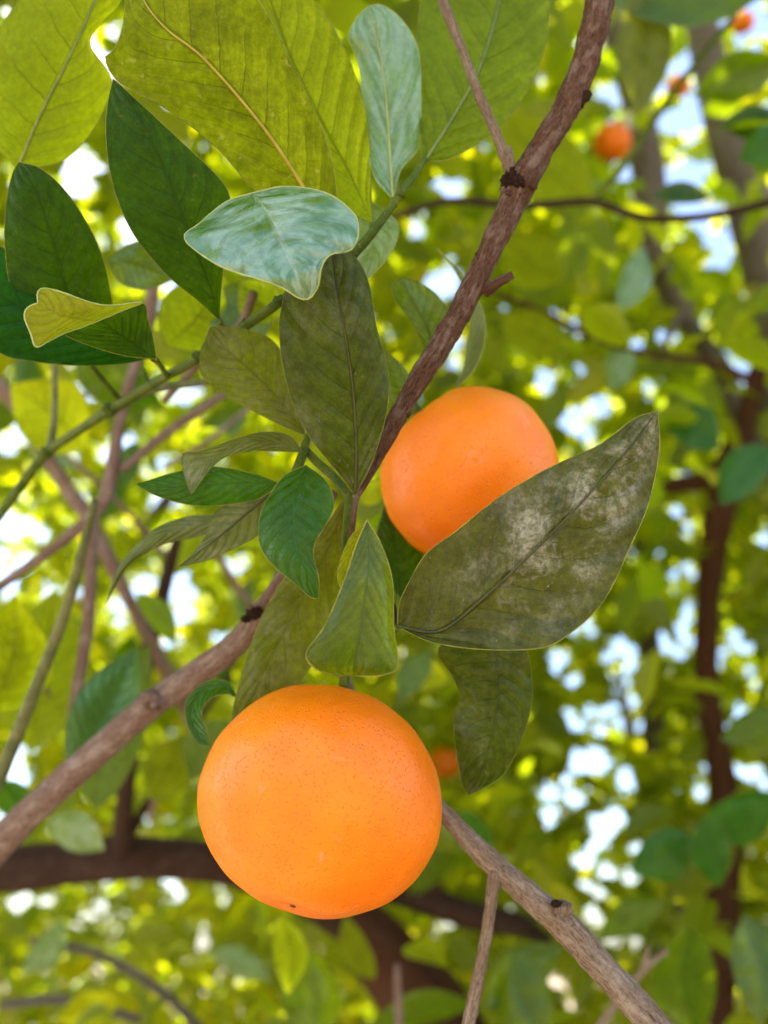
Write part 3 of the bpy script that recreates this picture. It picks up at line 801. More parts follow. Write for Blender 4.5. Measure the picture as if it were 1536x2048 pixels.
# ------------------------------------------------------------------ mandarins
def mandarin(px, py, d, rpx, stem_cam, label, squash=0.885, seed=0.0, segs=(128, 84), stalk=True, lump=0.035):
    c = P(px, py, d)
    R = rpx * d / F
    ax = Vector(RIGHT * stem_cam[0] + UP * stem_cam[1] + FWD * stem_cam[2]).normalized()
    t = empty('mandarin', c, label, 'mandarin', 'mandarins on the tree')
    q = ax.to_track_quat('Z', 'Y')
    t.rotation_mode = 'QUATERNION'
    t.rotation_quaternion = q
    V, Fc = [], []
    nu, nvv = segs
    def prof(th):
        k = 1.0 - 0.16 * math.exp(-(th / 0.26) ** 2) + 0.03 * math.exp(-((th - 0.55) / 0.3) ** 2)
        k -= 0.055 * math.exp(-((math.pi - th) / 0.20) ** 2)
        return k
    for i in range(nvv + 1):
        th = math.pi * i / nvv
        for j in range(nu):
            ph = 2 * math.pi * j / nu
            n = Vector((math.sin(th) * math.cos(ph), math.sin(th) * math.sin(ph), math.cos(th)))
            k = prof(th) * (1 + lump * mnoise.noise(n * 1.3 + Vector((seed, 0, 0))) + lump * 0.35 * mnoise.noise(n * 3.5 + Vector((0, seed, 0)))
                            + 0.006 * math.cos(ph * 9 + seed) * math.exp(-(th / 0.6) ** 2))
            V.append((n.x * R * k, n.y * R * k, n.z * R * k * squash))
    for i in range(nvv):
        for j in range(nu):
            j2 = (j + 1) % nu
            Fc.append((i * nu + j, (i + 1) * nu + j, (i + 1) * nu + j2, i * nu + j2))
    link('peel', mesh('peel', V, Fc), t, [M['peel']])
    top = R * squash * prof(0)
    # five-lobed calyx
    cv, cf = [], []
    n = 40
    for ring, (rr, zz) in enumerate(((0.0, 0.06), (0.5, 0.05), (1.0, 0.02), (1.0, -0.03))):
        for j in range(n):
            ph = 2 * math.pi * j / n
            lob = 0.085 + 0.055 * max(0, math.cos(2.5 * ph)) ** 1.2 if rr > 0.9 else 0.085
            cv.append((math.cos(ph) * rr * lob * R * 1.5, math.sin(ph) * rr * lob * R * 1.5, top + zz * R))
    for i in range(3):
        for j in range(n):
            j2 = (j + 1) % n
            cf.append((i * n + j, (i + 1) * n + j, (i + 1) * n + j2, i * n + j2))
    link('calyx', mesh('calyx', cv, cf), t, [M['calyx']])
    if stalk:
        tv, tf_, tu = tube_geo([(0, 0, top), (0.02 * R, 0, top + .12 * R), (0.05 * R, 0.02 * R, top + .28 * R), (.05 * R, .05 * R, top + .42 * R)],
                               [.055 * R, .05 * R, .045 * R, .045 * R], 10)
        link('stalk', mesh('stalk', tv, tf_, tu), t, [M['stem']])
    bot = -R * squash * prof(math.pi)
    sv, sf = [(0, 0, bot - 0.004 * R)], []
    n = 14
    for j in range(n):
        ph = 2 * math.pi * j / n
        k = 0.021 * R * (1 + 0.35 * mnoise.noise(Vector((math.cos(ph) * 2, math.sin(ph) * 2, seed))))
        sv.append((math.cos(ph) * k, math.sin(ph) * k, bot - 0.002 * R))
    for j in range(n):
        ph = 2 * math.pi * j / n
        sv.append((math.cos(ph) * .026 * R, math.sin(ph) * .026 * R, bot + .008 * R))
    for j in range(n):
        j2 = (j + 1) % n
        sf.append((0, 1 + j2, 1 + j)); sf.append((1 + j, 1 + j2, 1 + n + j2, 1 + n + j))
    link('blossom_scar', mesh('blossom_scar', sv, sf), t, [M['scar']])
    return t

mandarin(641, 1598, .2265, 241, (.20, .74, .60), 'big ripe orange mandarin hanging lowest in front, nearest the viewer', seed=3.1)
mandarin(938, 951, .272, 182, (-.60, .72, .02), 'ripe orange mandarin behind the brown branch and the scurfy leaf', seed=8.4, squash=.91)
mandarin(1224, 285, 1.35, 38, (.1, .95, .2), 'blurred round orange mandarin hanging beside the grey trunk at the upper right', seed=5, segs=(48, 32), squash=.95)
mandarin(1356, 173, 1.5, 23, (.1, .95, .2), 'small blurred orange mandarin behind a thin twig at the upper right', seed=6, segs=(40, 26))
mandarin(1486, 46, 1.5, 22, (.1, .95, .2), 'blurred mandarin at the very top right, partly behind leaves', seed=7, segs=(40, 26))
mandarin(890, 1526, 1.45, 33, (.1, .95, .2), 'blurred mandarin peeping out between the lower mandarin and the hanging leaf', seed=9, segs=(40, 26))

# ------------------------------------------------------------------ pinkish twigs at the left
E = empty('forked_twig', P(205, 1000, .41), 'blurred pinkish forked twig crossing behind the leaves at the left', 'twig')
tube_px('stem', [(318, 500, .40, 11), (308, 560, .40, 12), (296, 650, .402, 12), (262, 760, .405, 11), (238, 850, .41, 11), (226, 930, .41, 14), (208, 1000, .41, 14),
                 (150, 1062, .41, 12), (60, 1130, .41, 10), (-40, 1200, .41, 10)], M['barkpink'], E, sides=12, lump=0.05)
tube_px('fork', [(460, 780, .41, 8), (400, 820, .41, 9), (330, 868, .41, 9), (242, 940, .41, 10)], M['barkpink'], E, sides=10, lump=0.05)
tube_px('fork', [(186, 1032, .41, 10), (182, 1140, .41, 12), (174, 1260, .412, 12), (150, 1400, .415, 11), (140, 1470, .42, 10)], M['barkpink'], E, sides=10, lump=0.05)
E2 = empty('bare_stem', P(130, 1230, .34), 'dark grey-green stem leaning up the left edge, out of focus', 'stem')
tube_px('bark', [(-40, 1640, .35, 14), (0, 1555, .348, 14), (60, 1405, .345, 13), (128, 1232, .34, 11), (168, 1090, .335, 9), (190, 1000, .33, 7)], M['stemgrey'], E2, sides=12, lump=0.07, freq=120)

# ------------------------------------------------------------------ crowns behind: gaps of sky between the leaves
GAPS = []
def gap(cx, cy, rx, ry, n, r0=5, r1=9):
    r0, r1 = min(r0, 9), min(r1, 13)
    for _ in range(n):
        if random.random() < 0.35: continue
        a, q = random.uniform(0, 6.283), math.sqrt(random.random())
        GAPS.append((cx + math.cos(a) * q * rx, cy + math.sin(a) * q * ry, random.uniform(r0, r1)))
for g in ((1370, 345, 50, 28, 16, 11, 18), (1385, 225, 40, 35, 8, 10, 18), (1300, 262, 25, 35, 6), (1430, 470, 45, 60, 14, 8, 16), (1400, 415, 60, 8, 6),
          (1218, 185, 12, 10, 3), (1330, 130, 10, 8, 2), (1250, 350, 12, 14, 3), (1175, 340, 20, 10, 3), (905, 370, 35, 25, 5), (830, 465, 14, 16, 3), (1060, 400, 16, 20, 3),
          (1030, 290, 18, 20, 3), (890, 560, 35, 55, 9, 8, 16), (900, 700, 30, 40, 5), (1060, 660, 25, 40, 5), (1060, 770, 50, 30, 6), (1175, 830, 45, 45, 9, 8, 14),
          (1230, 900, 40, 25, 5), (1300, 760, 20, 25, 4), (1480, 720, 30, 50, 6), (1530, 1070, 20, 30, 4), (1370, 1150, 30, 40, 6), (1290, 1110, 30, 40, 5),
          (1350, 1280, 45, 60, 10, 8, 14), (1240, 1330, 35, 50, 9, 8, 14), (1130, 1360, 30, 70, 8), (1170, 1250, 40, 30, 6), (1210, 1420, 70, 50, 14, 6, 10), (1300, 1470, 40, 50, 7),
          (1190, 1520, 50, 22, 9, 9, 15), (1130, 1590, 40, 30, 8, 8, 14), (1110, 1640, 15, 30, 4), (1215, 1645, 28, 22, 7, 9, 15), (1250, 1560, 20, 40, 4), (1185, 1730, 14, 18, 3), (1180, 1810, 24, 40, 7),
          (1510, 1560, 40, 40, 10, 10, 18), (1490, 1380, 30, 60, 6), (1440, 1290, 40, 40, 6), (1120, 1965, 16, 16, 3), (1290, 1895, 25, 25, 4), (1280, 1690, 12, 12, 2),
          (1400, 880, 20, 30, 3), (1370, 970, 20, 30, 3), (1450, 1460, 25, 25, 3),
          (165, 340, 45, 40, 9, 10, 18), (270, 470, 25, 30, 5, 8, 14), (330, 575, 20, 18, 4), (215, 770, 30, 25, 5, 8, 14), (380, 800, 45, 16, 5), (20, 860, 30, 40, 6, 10, 18),
          (130, 930, 25, 40, 5), (50, 1060, 55, 14, 7, 8, 15), (25, 1150, 40, 50, 10, 10, 20), (90, 1170, 25, 30, 4), (310, 1010, 45, 28, 8, 10, 18), (250, 880, 25, 20, 3), (310, 930, 30, 15, 4),
          (290, 1200, 35, 60, 10, 10, 18), (375, 1190, 30, 70, 10, 10, 20), (230, 1230, 20, 20, 3), (330, 1270, 60, 16, 6, 8, 14), (440, 1280, 20, 12, 3), (310, 1110, 20, 25, 3), (470, 1130, 30, 20, 4),
          (35, 1545, 30, 40, 8, 8, 15), (10, 1640, 15, 40, 4, 8, 15), (60, 1700, 30, 15, 3), (40, 1800, 40, 15, 4), (330, 1800, 20, 12, 2), (395, 1885, 12, 12, 2), (200, 1960, 16, 16, 2),
          (335, 1760, 16, 12, 2), (520, 1800, 10, 8, 2), (800, 1880, 12, 16, 2), (190, 85, 40, 70, 6, 8, 14), (20, 90, 20, 40, 4)):
    gap(*g)
for g in ((1250, 1420, 270, 480, 34, 8, 11), (1230, 850, 290, 260, 20, 8, 11), (1300, 250, 220, 260, 8, 8, 11), (150, 1020, 220, 240, 10, 8, 12), (1100, 1750, 250, 200, 8, 8, 11), (200, 1880, 240, 120, 8, 7, 10)):
    gap(*g)
GAPS = np.array(GAPS)
CLEAR = []      # keep what hangs or stands behind from being buried: x, y, radius, depth, share of leaves kept away
def clear_line(pts, share=0.8):
    s = resample(pts, 16)
    for x, y, d, r in s:
        CLEAR.append((x, y, r, d, share))
for x, y, r, d in ((1218, 280, 44, 1.33), (1354, 172, 28, 1.5), (1486, 46, 30, 1.5), (894, 1525, 36, 1.45)):
    CLEAR.append((x, y, r, d, 1.0))

LIMBS_RIGHT = [[(1255, 60, 1.5, 24), (1275, 200, 1.5, 28), (1294, 330, 1.5, 34), (1300, 430, 1.5, 33), (1302, 500, 1.5, 27), (1340, 590, 1.5, 20), (1400, 680, 1.5, 18), (1470, 800, 1.5, 22)],
               [(1395, -60, 1.6, 28), (1405, 60, 1.6, 30), (1440, 220, 1.6, 36), (1480, 350, 1.6, 42), (1515, 470, 1.6, 46), (1560, 650, 1.6, 50), (1600, 900, 1.6, 56)]]
LIMBS_BROWN = [[(1515, 740, 1.35, 18), (1490, 850, 1.35, 22), (1462, 930, 1.35, 34), (1440, 1020, 1.35, 30), (1420, 1150, 1.35, 25), (1412, 1300, 1.35, 23), (1420, 1430, 1.35, 25), (1445, 1560, 1.35, 28), (1450, 1750, 1.35, 32), (1430, 2000, 1.3, 38), (1420, 2250, 1.25, 44)],
               [(1250, 985, 1.4, 13), (1330, 972, 1.38, 17), (1400, 962, 1.36, 20), (1460, 935, 1.35, 24)]]
LIMB_OWN = [[(-140, 1760, .78, 44), (-20, 1744, .78, 42), (120, 1728, .79, 44), (250, 1716, .80, 42), (400, 1722, .82, 38), (560, 1760, .86, 38), (700, 1830, .92, 50), (800, 1950, .98, 72), (880, 2080, 1.0, 92)],
            [(760, 1780, .98, 20), (850, 1800, .97, 26), (940, 1830, .97, 27), (1040, 1850, .98, 22)]]
for l in LIMBS_RIGHT + LIMBS_BROWN: clear_line(l, 0.75)
for l in LIMB_OWN: clear_line(l, 0.95)

def leaf_template(curl, fold, seed):
    """a small blade of 11 corners, 12 triangles; unit length along x"""
    st = ((0, 0), (.2, .62), (.48, 1.0), (.78, .66), (1, 0))
    V = []
    for v, w in st:
        z = -curl * v * v
        if w == 0:
            V.append((v, 0, z))
        else:
            for s in (-1, 0, 1):
                V.append((v, s * w * 0.24, z + fold * w * abs(s) * 0.24 + 0.02 * math.sin(seed + 7 * v + 3 * s)))
    Fc = [(0, 2, 1), (0, 3, 2), (1, 2, 5), (1, 5, 4), (2, 3, 6), (2, 6, 5), (4, 5, 8), (4, 8, 7), (5, 6, 9), (5, 9, 8), (7, 8, 10), (8, 9, 10)]
    return np.array(V), Fc
TEMPL = [leaf_template(random.uniform(.02, .32), random.uniform(.1, .7), i) for i in range(10)]
TMESH = []
for i, (v, f) in enumerate(TEMPL):
    me = mesh('crown_leaf', v, f)
    me.materials.append(M['crown_leaf'])
    TMESH.append(me)

def leaf_frames(n, droop=0.35, spread=0.75):
    az = RNG.uniform(0, 2 * math.pi, n)
    x = np.stack([np.cos(az), np.sin(az), RNG.normal(-droop, 0.5, n)], 1)
    x /= np.linalg.norm(x, axis=1)[:, None]
    up = np.stack([RNG.normal(0, spread, n), RNG.normal(0, spread, n), np.ones(n)], 1)
    z = up - x * np.sum(up * x, 1)[:, None]
    z /= np.linalg.norm(z, axis=1)[:, None]
    y = np.cross(z, x)
    return x, y, z

def keep_mask(pos, x, ln):
    """leaves that do not close a gap of sky or bury a trunk or fruit"""
    ok = np.ones(len(pos), bool)
    lucky = RNG.random(len(pos))
    for t in (0.08, 0.3, 0.5, 0.72, 0.95):
        px, py, d = project(pos + x * (ln * t)[:, None])
        hw = ln * 0.24 * F / np.maximum(d, .05) * (0.2 if t in (0.08, 0.95) else 0.45)
        front = d > 0.05
        for gx, gy, gr in GAPS:
            ok &= ~(front & ((px - gx) ** 2 + (py - gy) ** 2 < (gr + hw) ** 2))
        for gx, gy, gr, gd, sh in CLEAR:
            ok &= ~(front & (d < gd) & (lucky < sh) & ((px - gx) ** 2 + (py - gy) ** 2 < (gr + hw * 0.7) ** 2))
        ok &= ~(np.linalg.norm(pos + x * (ln * t)[:, None] - (CAM + FWD * 0.12), axis=1) < 0.42)
    return ok

def crown(tree, n, box, size=(0.055, 0.095), clump=0.16, parts=300, near=0.45, tone=None, shape='box', yfun=None):
    """fill a crown with leaves in clumps; the ones that show largest are parts, the rest one mass"""
    (x0, x1), (y0, y1), (z0, z1) = box
    nc = max(6, n // 26)
    cen = np.stack([RNG.uniform(x0, x1, nc), RNG.uniform(y0, y1, nc), RNG.uniform(z0, z1, nc)], 1)
    if shape == 'ell':
        c = np.array(((x0 + x1) / 2, (y0 + y1) / 2, (z0 + z1) / 2)); h = np.array(((x1 - x0) / 2, (y1 - y0) / 2, (z1 - z0) / 2))
        cen = cen[np.sum(((cen - c) / h) ** 2, 1) < 1]
        nc = len(cen)
    ci = RNG.integers(0, nc, n)
    pos = cen[ci] + RNG.normal(0, clump, (n, 3))
    ln = RNG.uniform(size[0], size[1], n)
    x, y, z = leaf_frames(n)
    var = np.clip(RNG.normal(0, .18, n) + RNG.random(nc)[ci] if tone is None else RNG.normal(tone, .2, n), 0, 1)
    px, py, d = project(pos)
    ok = keep_mask(pos, x, ln) & (np.linalg.norm(pos - CAM, axis=1) > near) & (pos[:, 2] > 0.15)
    pos, ln, x, y, z, var = (q[ok] for q in (pos, ln, x, y, z, var))
    px, py, d = project(pos)
    vis = (d > 0) & (px > -60) & (px < 1596) & (py > -60) & (py < 2108)
    show = np.where(vis, ln / np.maximum(d, .05), -1)
    order = np.argsort(-show)
    big = [i for i in order[:parts] if show[i] > 0.006]
    tw = parent_world(tree)
    for i in big:
        o = bpy.data.objects.new('leaf', TMESH[int(RNG.integers(0, len(TMESH)))])
        COL.objects.link(o)
        mat = Matrix(((x[i][0], y[i][0], z[i][0]), (x[i][1], y[i][1], z[i][1]), (x[i][2], y[i][2], z[i][2])))
        o.rotation_euler = mat.to_euler()
        o.scale = (ln[i],) * 3
        o.parent = tree
        o.location = Vector(pos[i]) - tw
    rest = np.setdiff1d(np.arange(len(pos)), np.array(big, int))
    if len(rest) == 0:
        return
    VV, FF, VA = [], [], []
    base = 0
    for k in range(len(TEMPL)):
        idx = rest[k::len(TEMPL)]
        if not len(idx): continue
        tv, tf_ = TEMPL[k]
        w = pos[idx][:, None, :] + ln[idx][:, None, None] * (tv[None, :, 0:1] * x[idx][:, None, :] + tv[None, :, 1:2] * y[idx][:, None, :] + tv[None, :, 2:3] * z[idx][:, None, :])
        VV.append(w.reshape(-1, 3))
        VA.append(np.repeat(var[idx], len(tv)))
        offs = base + np.arange(len(idx)) * len(tv)
        FF.append((offs[:, None, None] + np.array(tf_)[None]).reshape(-1, 3))
        base += len(idx) * len(tv)
    VV, FF = np.vstack(VV) - np.array(tw), np.vstack(FF)
    me = bpy.data.meshes.new('foliage')
    me.vertices.add(len(VV)); me.vertices.foreach_set('co', VV.astype(np.float32).ravel())
    me.loops.add(len(FF) * 3); me.loops.foreach_set('vertex_index', FF.astype(np.int32).ravel())
    me.polygons.add(len(FF)); me.polygons.foreach_set('loop_start', np.arange(0, len(FF) * 3, 3, dtype=np.int32))
    me.polygons.foreach_set('use_smooth', np.ones(len(FF), bool))
    me.update(calc_edges=True)
    at = me.attributes.new('var', 'FLOAT', 'POINT')
    at.data.foreach_set('value', np.concatenate(VA).astype(np.float32))
    o = link('foliage', me, tree, [M['crown_mass']])
    o['kind'] = 'stuff'

def limb_world(name, pts_r, mat, parent, sides=14, lump=0.08, freq=14):
    s = resample_world(pts_r)
    V, Fc, U = tube_geo(s[:, :3], s[:, 3], sides, lump, freq)
    return link(name, mesh(name, V, Fc, U, origin=np.array(parent_world(parent))), parent, [mat])

def resample_world(p, n=40):
    p = np.asarray(p, float)
    t = np.linspace(0, len(p) - 1, n)
    e = np.vstack([2 * p[0] - p[1], p, 2 * p[-1] - p[-2]])
    out = []
    for q in t:
        i = min(int(q), len(p) - 2); u = q - i
        p0, p1, p2, p3 = e[i], e[i + 1], e[i + 2], e[i + 3]
        out.append(.5 * (2 * p1 + (p2 - p0) * u + (2 * p0 - 5 * p1 + 4 * p2 - p3) * u * u + (3 * p1 - p0 - 3 * p2 + p3) * u ** 3))
    return np.array(out)

def px_limb(pts):
    return [(*P(x, y, d), r * d / F) for x, y, d, r in pts]

# ---- the tree the camera looks up into
T1 = empty('citrus_tree', (0.12, 0.98, 0.0), 'citrus tree whose dark limb crosses the lower left and forks below the big mandarin', 'tree', 'citrus trees')
own = px_limb(LIMB_OWN[0])
limb_world('trunk', own[5:] + [(0.15, 1.05, 1.25, .062), (0.14, 1.02, 0.9, .07), (0.13, 1.0, 0.45, .08), (0.12, .98, -0.05, .10)], M['barkred'], T1, 18)
limb_world('limb', own[:7], M['barkdark'], T1, 18, freq=24)
limb_world('limb', px_limb(LIMB_OWN[1]) + [(*P(1090, 1880, 1.06), .010)], M['barkdark'], T1, 14)
tube_px('branch', [(-40, 735, .52, 15), (30, 805, .52, 16), (85, 900, .52, 15), (140, 985, .52, 15), (180, 1040, .52, 15), (255, 1195, .54, 13), (310, 1300, .58, 14), (400, 1480, .68, 14), (470, 1720, .80, 14)], M['barkpink'], T1, lump=.06, freq=40)
tube_px('branch', [(360, 1060, .56, 10), (340, 1130, .56, 13), (305, 1270, .58, 16), (270, 1440, .62, 17), (250, 1600, .7, 18), (245, 1700, .79, 22)], M['barkdark'], T1, lump=.06, freq=40)
tube_px('branch', [(470, 1330, .6, 5), (405, 1430, .62, 7), (330, 1550, .68, 9), (270, 1650, .76, 10), (252, 1705, .79, 12)], M['barkdark'], T1, lump=.06, freq=40)
tube_px('branch', [(820, 1450, .98, 7), (850, 1600, .98, 9), (868, 1720, .98, 11), (872, 1800, .97, 14)], M['barkred'], T1, lump=.06, freq=40)
tube_px('twig', [(780, 436, .62, 6), (900, 402, .62, 7), (1050, 412, .62, 8), (1180, 404, .62, 8), (1290, 436, .62, 8), (1420, 432, .62, 8), (1560, 400, .62, 9)], M['barkdark'], T1, lump=.1, freq=80)
tube_px('twig', [(1182, 402, .62, 7), (1240, 340, .62, 7), (1330, 208, .62, 7), (1400, 118, .62, 7), (1470, 30, .62, 6)], M['stem'], T1, lump=.08, freq=80)
tube_px('twig', [(990, 585, .9, 5), (1100, 630, .9, 6), (1200, 682, .9, 6), (1300, 708, .9, 7), (1420, 725, .9, 8), (1500, 760, .9, 9)], M['barkred'], T1, lump=.08, freq=50)
tube_px('twig', [(1325, 700, .9, 7), (1350, 650, .9, 7), (1385, 605, .9, 6)], M['barkfar'], T1, lump=.08, freq=50)
tube_px('twig', [(1180, 2080, .5, 7), (1230, 2010, .5, 7), (1290, 1938, .5, 6), (1335, 1900, .5, 5)], M['barkgrey'], T1, lump=.1, freq=80)
tube_px('twig', [(1285, 1942, .5, 5), (1292, 1915, .5, 5), (1298, 1893, .5, 4)], M['barkgrey'], T1, lump=.1, freq=80)
tube_px('twig', [(800, 2100, .6, 9), (796, 2000, .6, 8), (794, 1930, .6, 6)], M['barkpink'], T1, lump=.1, freq=80)

# blurred leaves between the cluster and the crown: base, tip, width, depth, blade material
def near_leaf(tree, b, t, w, d, mat, bend=0.12, dt=0.02, tilt=0.01):
    b, t = np.array(b, float), np.array(t, float)
    ax = t - b
    nrm = np.array((-ax[1], ax[0])) / np.linalg.norm(ax)
    mid, L, R = [], [], []
    for v in (0, .25, .5, .75, 1):
        q = b + ax * v + nrm * bend * np.linalg.norm(ax) * math.sin(math.pi * v)
        mid.append((*q, d + dt * v))
    for v, k in ((.14, .55), (.32, .92), (.5, 1), (.68, .84), (.86, .42)):
        q = b + ax * v + nrm * bend * np.linalg.norm(ax) * math.sin(math.pi * v)
        L.append((*(q + nrm * w / 2 * k), tilt)); R.append((*(q - nrm * w / 2 * k), -tilt * .4))
    return leaf(tree, mid, L, R, mat, 'rimdark', bulge=.2, wave=.2, nv=20, nu=4, rimr=.0002)
for s in (((215, 520), (345, 560), 95, .30, 'green'), ((330, 690), (440, 560), 150, .33, 'lime'), ((440, 700), (540, 560), 130, .32, 'green'), ((560, 640), (480, 560), 90, .30, 'yellow'),
          ((140, 1540), (275, 1295), 125, .36, 'bright'), ((190, 1620), (300, 1290), 150, .44, 'green'), ((60, 1500), (110, 1180), 190, .46, 'lime'), ((-40, 1440), (30, 1190), 170, .42, 'yellow'),
          ((170, 900), (20, 770), 150, .50, 'lime'), ((250, 800), (150, 700), 120, .48, 'green'), ((420, 1060), (560, 1090), 60, .34, 'lime'), ((600, 1300), (560, 1120), 80, .36, 'green'),
          ((560, 1830), (575, 1990), 72, .50, 'lime'), ((640, 2080), (625, 1900), 120, .55, 'green'), ((380, 1480), (300, 1600), 100, .52, 'yellow'), ((460, 1440), (380, 1560), 90, .5, 'green'),
          ((1290, -40), (1275, 235), 110, .58, 'olive'), ((1560, 120), (1388, 192), 95, .60, 'green'), ((1590, 270), (1478, 320), 90, .60, 'bright'), ((1560, -45), (1190, -10), 100, .58, 'green'),
          ((1560, 230), (1440, 250), 70, .7, 'dark'), ((1420, 395), (1300, 395), 44, .64, 'dark'), ((1185, 410), (1000, 210), 150, .72, 'lime'), ((1240, 620), (1285, 490), 60, .8, 'pale'),
          ((1560, 1590), (1385, 1655), 100, .62, 'bright'), ((1420, 1630), (1440, 1775), 82, .60, 'bright'), ((1385, 1670), (1262, 1740), 105, .62, 'bright'), ((1470, 1660), (1330, 1800), 110, .7, 'olive'),
          ((1330, 1800), (1200, 1880), 70, .66, 'green'), ((1380, 1850), (1400, 2080), 130, .6, 'green'), ((1490, 1830), (1520, 2050), 120, .62, 'green'), ((1020, 1900), (1090, 2090), 130, .66, 'green'),
          ((925, 1620), (985, 1720), 70, .6, 'bright'), ((1120, 1890), (1010, 2010), 90, .7, 'green'), ((1540, 890), (1440, 1010), 90, .7, 'bright'), ((1330, 830), (1440, 900), 90, .9, 'bright'),
          ((1560, 1420), (1440, 1480), 70, .7, 'green'), ((750, 1960), (690, 1830), 60, .8, 'lime'), ((740, 2060), (960, 2010), 70, .75, 'green'), ((1130, 560), (1010, 470), 110, .85, 'lime'),
          ((1000, 640), (1130, 700), 90, .9, 'lime'), ((1260, 690), (1220, 780), 60, .9, 'pale'), ((900, 1360), (780, 1330), 70, .6, 'lime'), ((860, 1300), (800, 1400), 60, .55, 'green'),
          ((660, 880), (640, 950), 60, .32, 'lime'), ((720, 1010), (770, 960), 50, .34, 'lime'), ((780, 1020), (750, 1090), 60, .36, 'green'), ((95, 1640), (210, 1700), 80, .55, 'pale'), ((0, 1560), (70, 1640), 70, .5, 'bright'),
          ((130, 1840), (40, 1950), 60, .8, 'pale'), ((420, 1900), (540, 1960), 60, .75, 'pale'), ((240, 2000), (110, 2040), 70, .8, 'lime')):
    near_leaf(T1, s[0], s[1], s[2], s[3], s[4], bend=random.uniform(-.12, .12), dt=random.uniform(-.03, .03) * s[3] / .4, tilt=random.uniform(-.02, .02))
for k in range(30):
    x, y = random.uniform(10, 580), random.uniform(670, 1340)
    a, L = random.uniform(0, 6.28), random.uniform(80, 150)
    near_leaf(T1, (x, y), (x + math.cos(a) * L, y + abs(math.sin(a)) * L), L * random.uniform(.34, .48), random.uniform(.5, .75), random.choice(('lime', 'green', 'green', 'midgreen', 'yellow', 'pale', 'bright')),
              bend=random.uniform(-.15, .15), dt=random.uniform(-.05, .05), tilt=random.uniform(-.03, .03))
for tw_ in ([(508, 585, .30, 9), (482, 648, .31, 9), (430, 692, .33, 8), (330, 800, .36, 7)], [(330, 935, .5, 5), (420, 880, .5, 5), (520, 800, .52, 5), (580, 780, .53, 4)], [(20, 1250, .45, 6), (60, 1330, .45, 5), (125, 1425, .46, 4)],
            [(420, 1085, .6, 6), (480, 1180, .6, 7), (545, 1265, .6, 6)], [(120, 900, .6, 5), (190, 960, .6, 5), (290, 1060, .62, 5), (330, 1110, .62, 4)], [(250, 690, .5, 6), (200, 760, .5, 5), (110, 850, .52, 5)],
            [(300, 1640, .7, 6), (320, 1560, .7, 5), (380, 1480, .7, 4)], [(60, 1880, .9, 7), (200, 1910, .9, 8), (330, 1990, .9, 9), (420, 2080, .9, 10)], [(0, 2010, .85, 8), (130, 2000, .85, 9), (280, 2040, .85, 8)]):
    tube_px('twig', tw_, M['barkpink'] if tw_[0][1] < 1800 else M['barkfar'], T1, sides=10, lump=.08, freq=80)
crown(T1, 6500, ((-1.6, 1.7), (0.6, 1.9), (1.4, 3.6)), size=(.055, .09), clump=.10, parts=230, near=.72)
crown(T1, 9000, ((-1.6, 0.3), (-.35, 1.0), (2.4, 3.3)), size=(.06, .095), clump=.2, parts=0, near=1.0)  # mostly unseen leaf block added towards the sun to shade the foreground

T2 = empty('citrus_tree', (1.0, 1.25, 0.0), 'citrus tree with two grey upright trunks at the upper right', 'tree', 'citrus trees')
r2 = [px_limb(l) for l in LIMBS_RIGHT]
limb_world('trunk', r2[1] + [(1.0, 1.32, 1.3, .062), (1.0, 1.27, .7, .07), (1.0, 1.25, -.05, .085)], M['barkfar'], T2, 16)
limb_world('limb', r2[0] + [(.82, 1.34, 1.75, .024), (.97, 1.31, 1.42, .03)], M['barkfar'], T2, 14)
tube_px('limb', [(1215, -40, 1.5, 26), (1225, 60, 1.5, 26), (1262, 170, 1.5, 26), (1285, 260, 1.5, 28)], M['barkfar'], T2, lump=.08, freq=14)
crown(T2, 11000, ((-.4, 2.2), (1.0, 2.7), (1.6, 4.2)), size=(.055, .1), clump=.15, parts=290, near=1.0)

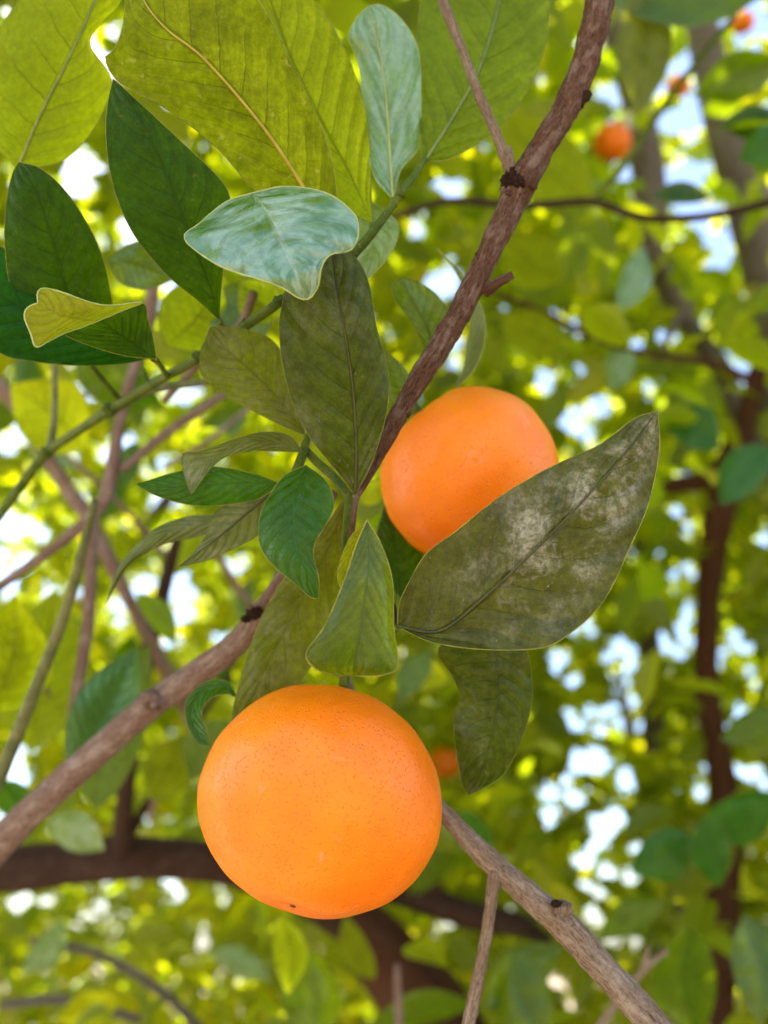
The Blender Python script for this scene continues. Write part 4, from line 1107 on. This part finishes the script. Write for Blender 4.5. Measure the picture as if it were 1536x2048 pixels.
T3 = empty('citrus_tree', (.62, 1.05, 0.0), 'citrus tree with a reddish brown limb bending down the right side', 'tree', 'citrus trees')
r3 = [px_limb(l) for l in LIMBS_BROWN]
limb_world('trunk', r3[0] + [(.55, 1.1, 1.2, .045), (.58, 1.08, .7, .055), (.62, 1.05, -.05, .07)], M['barkred'], T3, 16)
limb_world('limb', r3[1], M['barkred'], T3, 14)
tube_px('limb', [(1255, 1000, 2.0, 14), (1285, 1100, 2.0, 18), (1300, 1300, 2.0, 20), (1310, 1500, 2.0, 23), (1330, 1700, 2.0, 25), (1400, 1900, 1.8, 28), (1425, 2100, 1.35, 30)], M['barkfar'], T3, lump=.08, freq=14)
crown(T3, 8500, ((.1, 2.0), (.9, 2.6), (.8, 2.8)), size=(.055, .1), clump=.12, parts=290, near=.85)

T4 = empty('citrus_tree', (-1.5, 1.9, 0.0), 'citrus tree filling the left side behind the pinkish twigs', 'tree', 'citrus trees')
limb_world('trunk', [(-1.5, 1.9, -.05, .1), (-1.48, 1.9, .5, .075), (-1.5, 1.95, 1.2, .065), (-1.42, 1.9, 2.2, .05), (-1.4, 1.95, 3.2, .025)], M['barkfar'], T4, 12)
limb_world('limb', [(-1.49, 1.92, 1.0, .05), (-1.2, 1.85, 1.6, .04), (-.85, 1.9, 2.2, .03), (-.5, 1.95, 2.9, .015)], M['barkfar'], T4, 10)
crown(T4, 13000, ((-2.6, .2), (1.3, 2.7), (1.2, 4.2)), size=(.055, .09), clump=.16, parts=250, near=1.1)

FAR = [(-3.2, 5.2, 'far citrus tree with pale sunny leaves low on the left', 2.4, 4.6), (-.9, 5.8, 'far citrus tree behind the two big mandarins', 2.6, 5.2),
       (1.6, 5.4, 'far citrus tree seen between the grey and the brown trunks', 2.6, 5.2), (3.8, 5.0, 'far citrus tree filling the right edge', 2.4, 4.8)]
for (fx, fy, lab, rx, h) in FAR:
    T = empty('citrus_tree', (fx, fy, 0), lab, 'tree', 'citrus trees')
    limb_world('trunk', [(fx, fy, -.05, .12), (fx + .05, fy, .5, .09), (fx - .03, fy + .05, 1.2, .08), (fx + .1, fy, 2.2, .06), (fx + .05, fy, 3.4, .03)], M['barkfar'], T, 12)
    for s in (-1, 1):
        limb_world('limb', [(fx, fy, .9, .06), (fx + s * .35, fy - .2, 1.5, .045), (fx + s * .8, fy - .3, 2.4, .03), (fx + s * 1.0, fy - .3, 3.3, .015)], M['barkfar'], T, 10)
    crown(T, 27000, ((fx - rx, fx + rx), (fy - 1.5, fy + 1.5), (.4, h)), size=(.07, .12), clump=.3, parts=150, near=2.5, tone=.9 if fx < -3 else None)
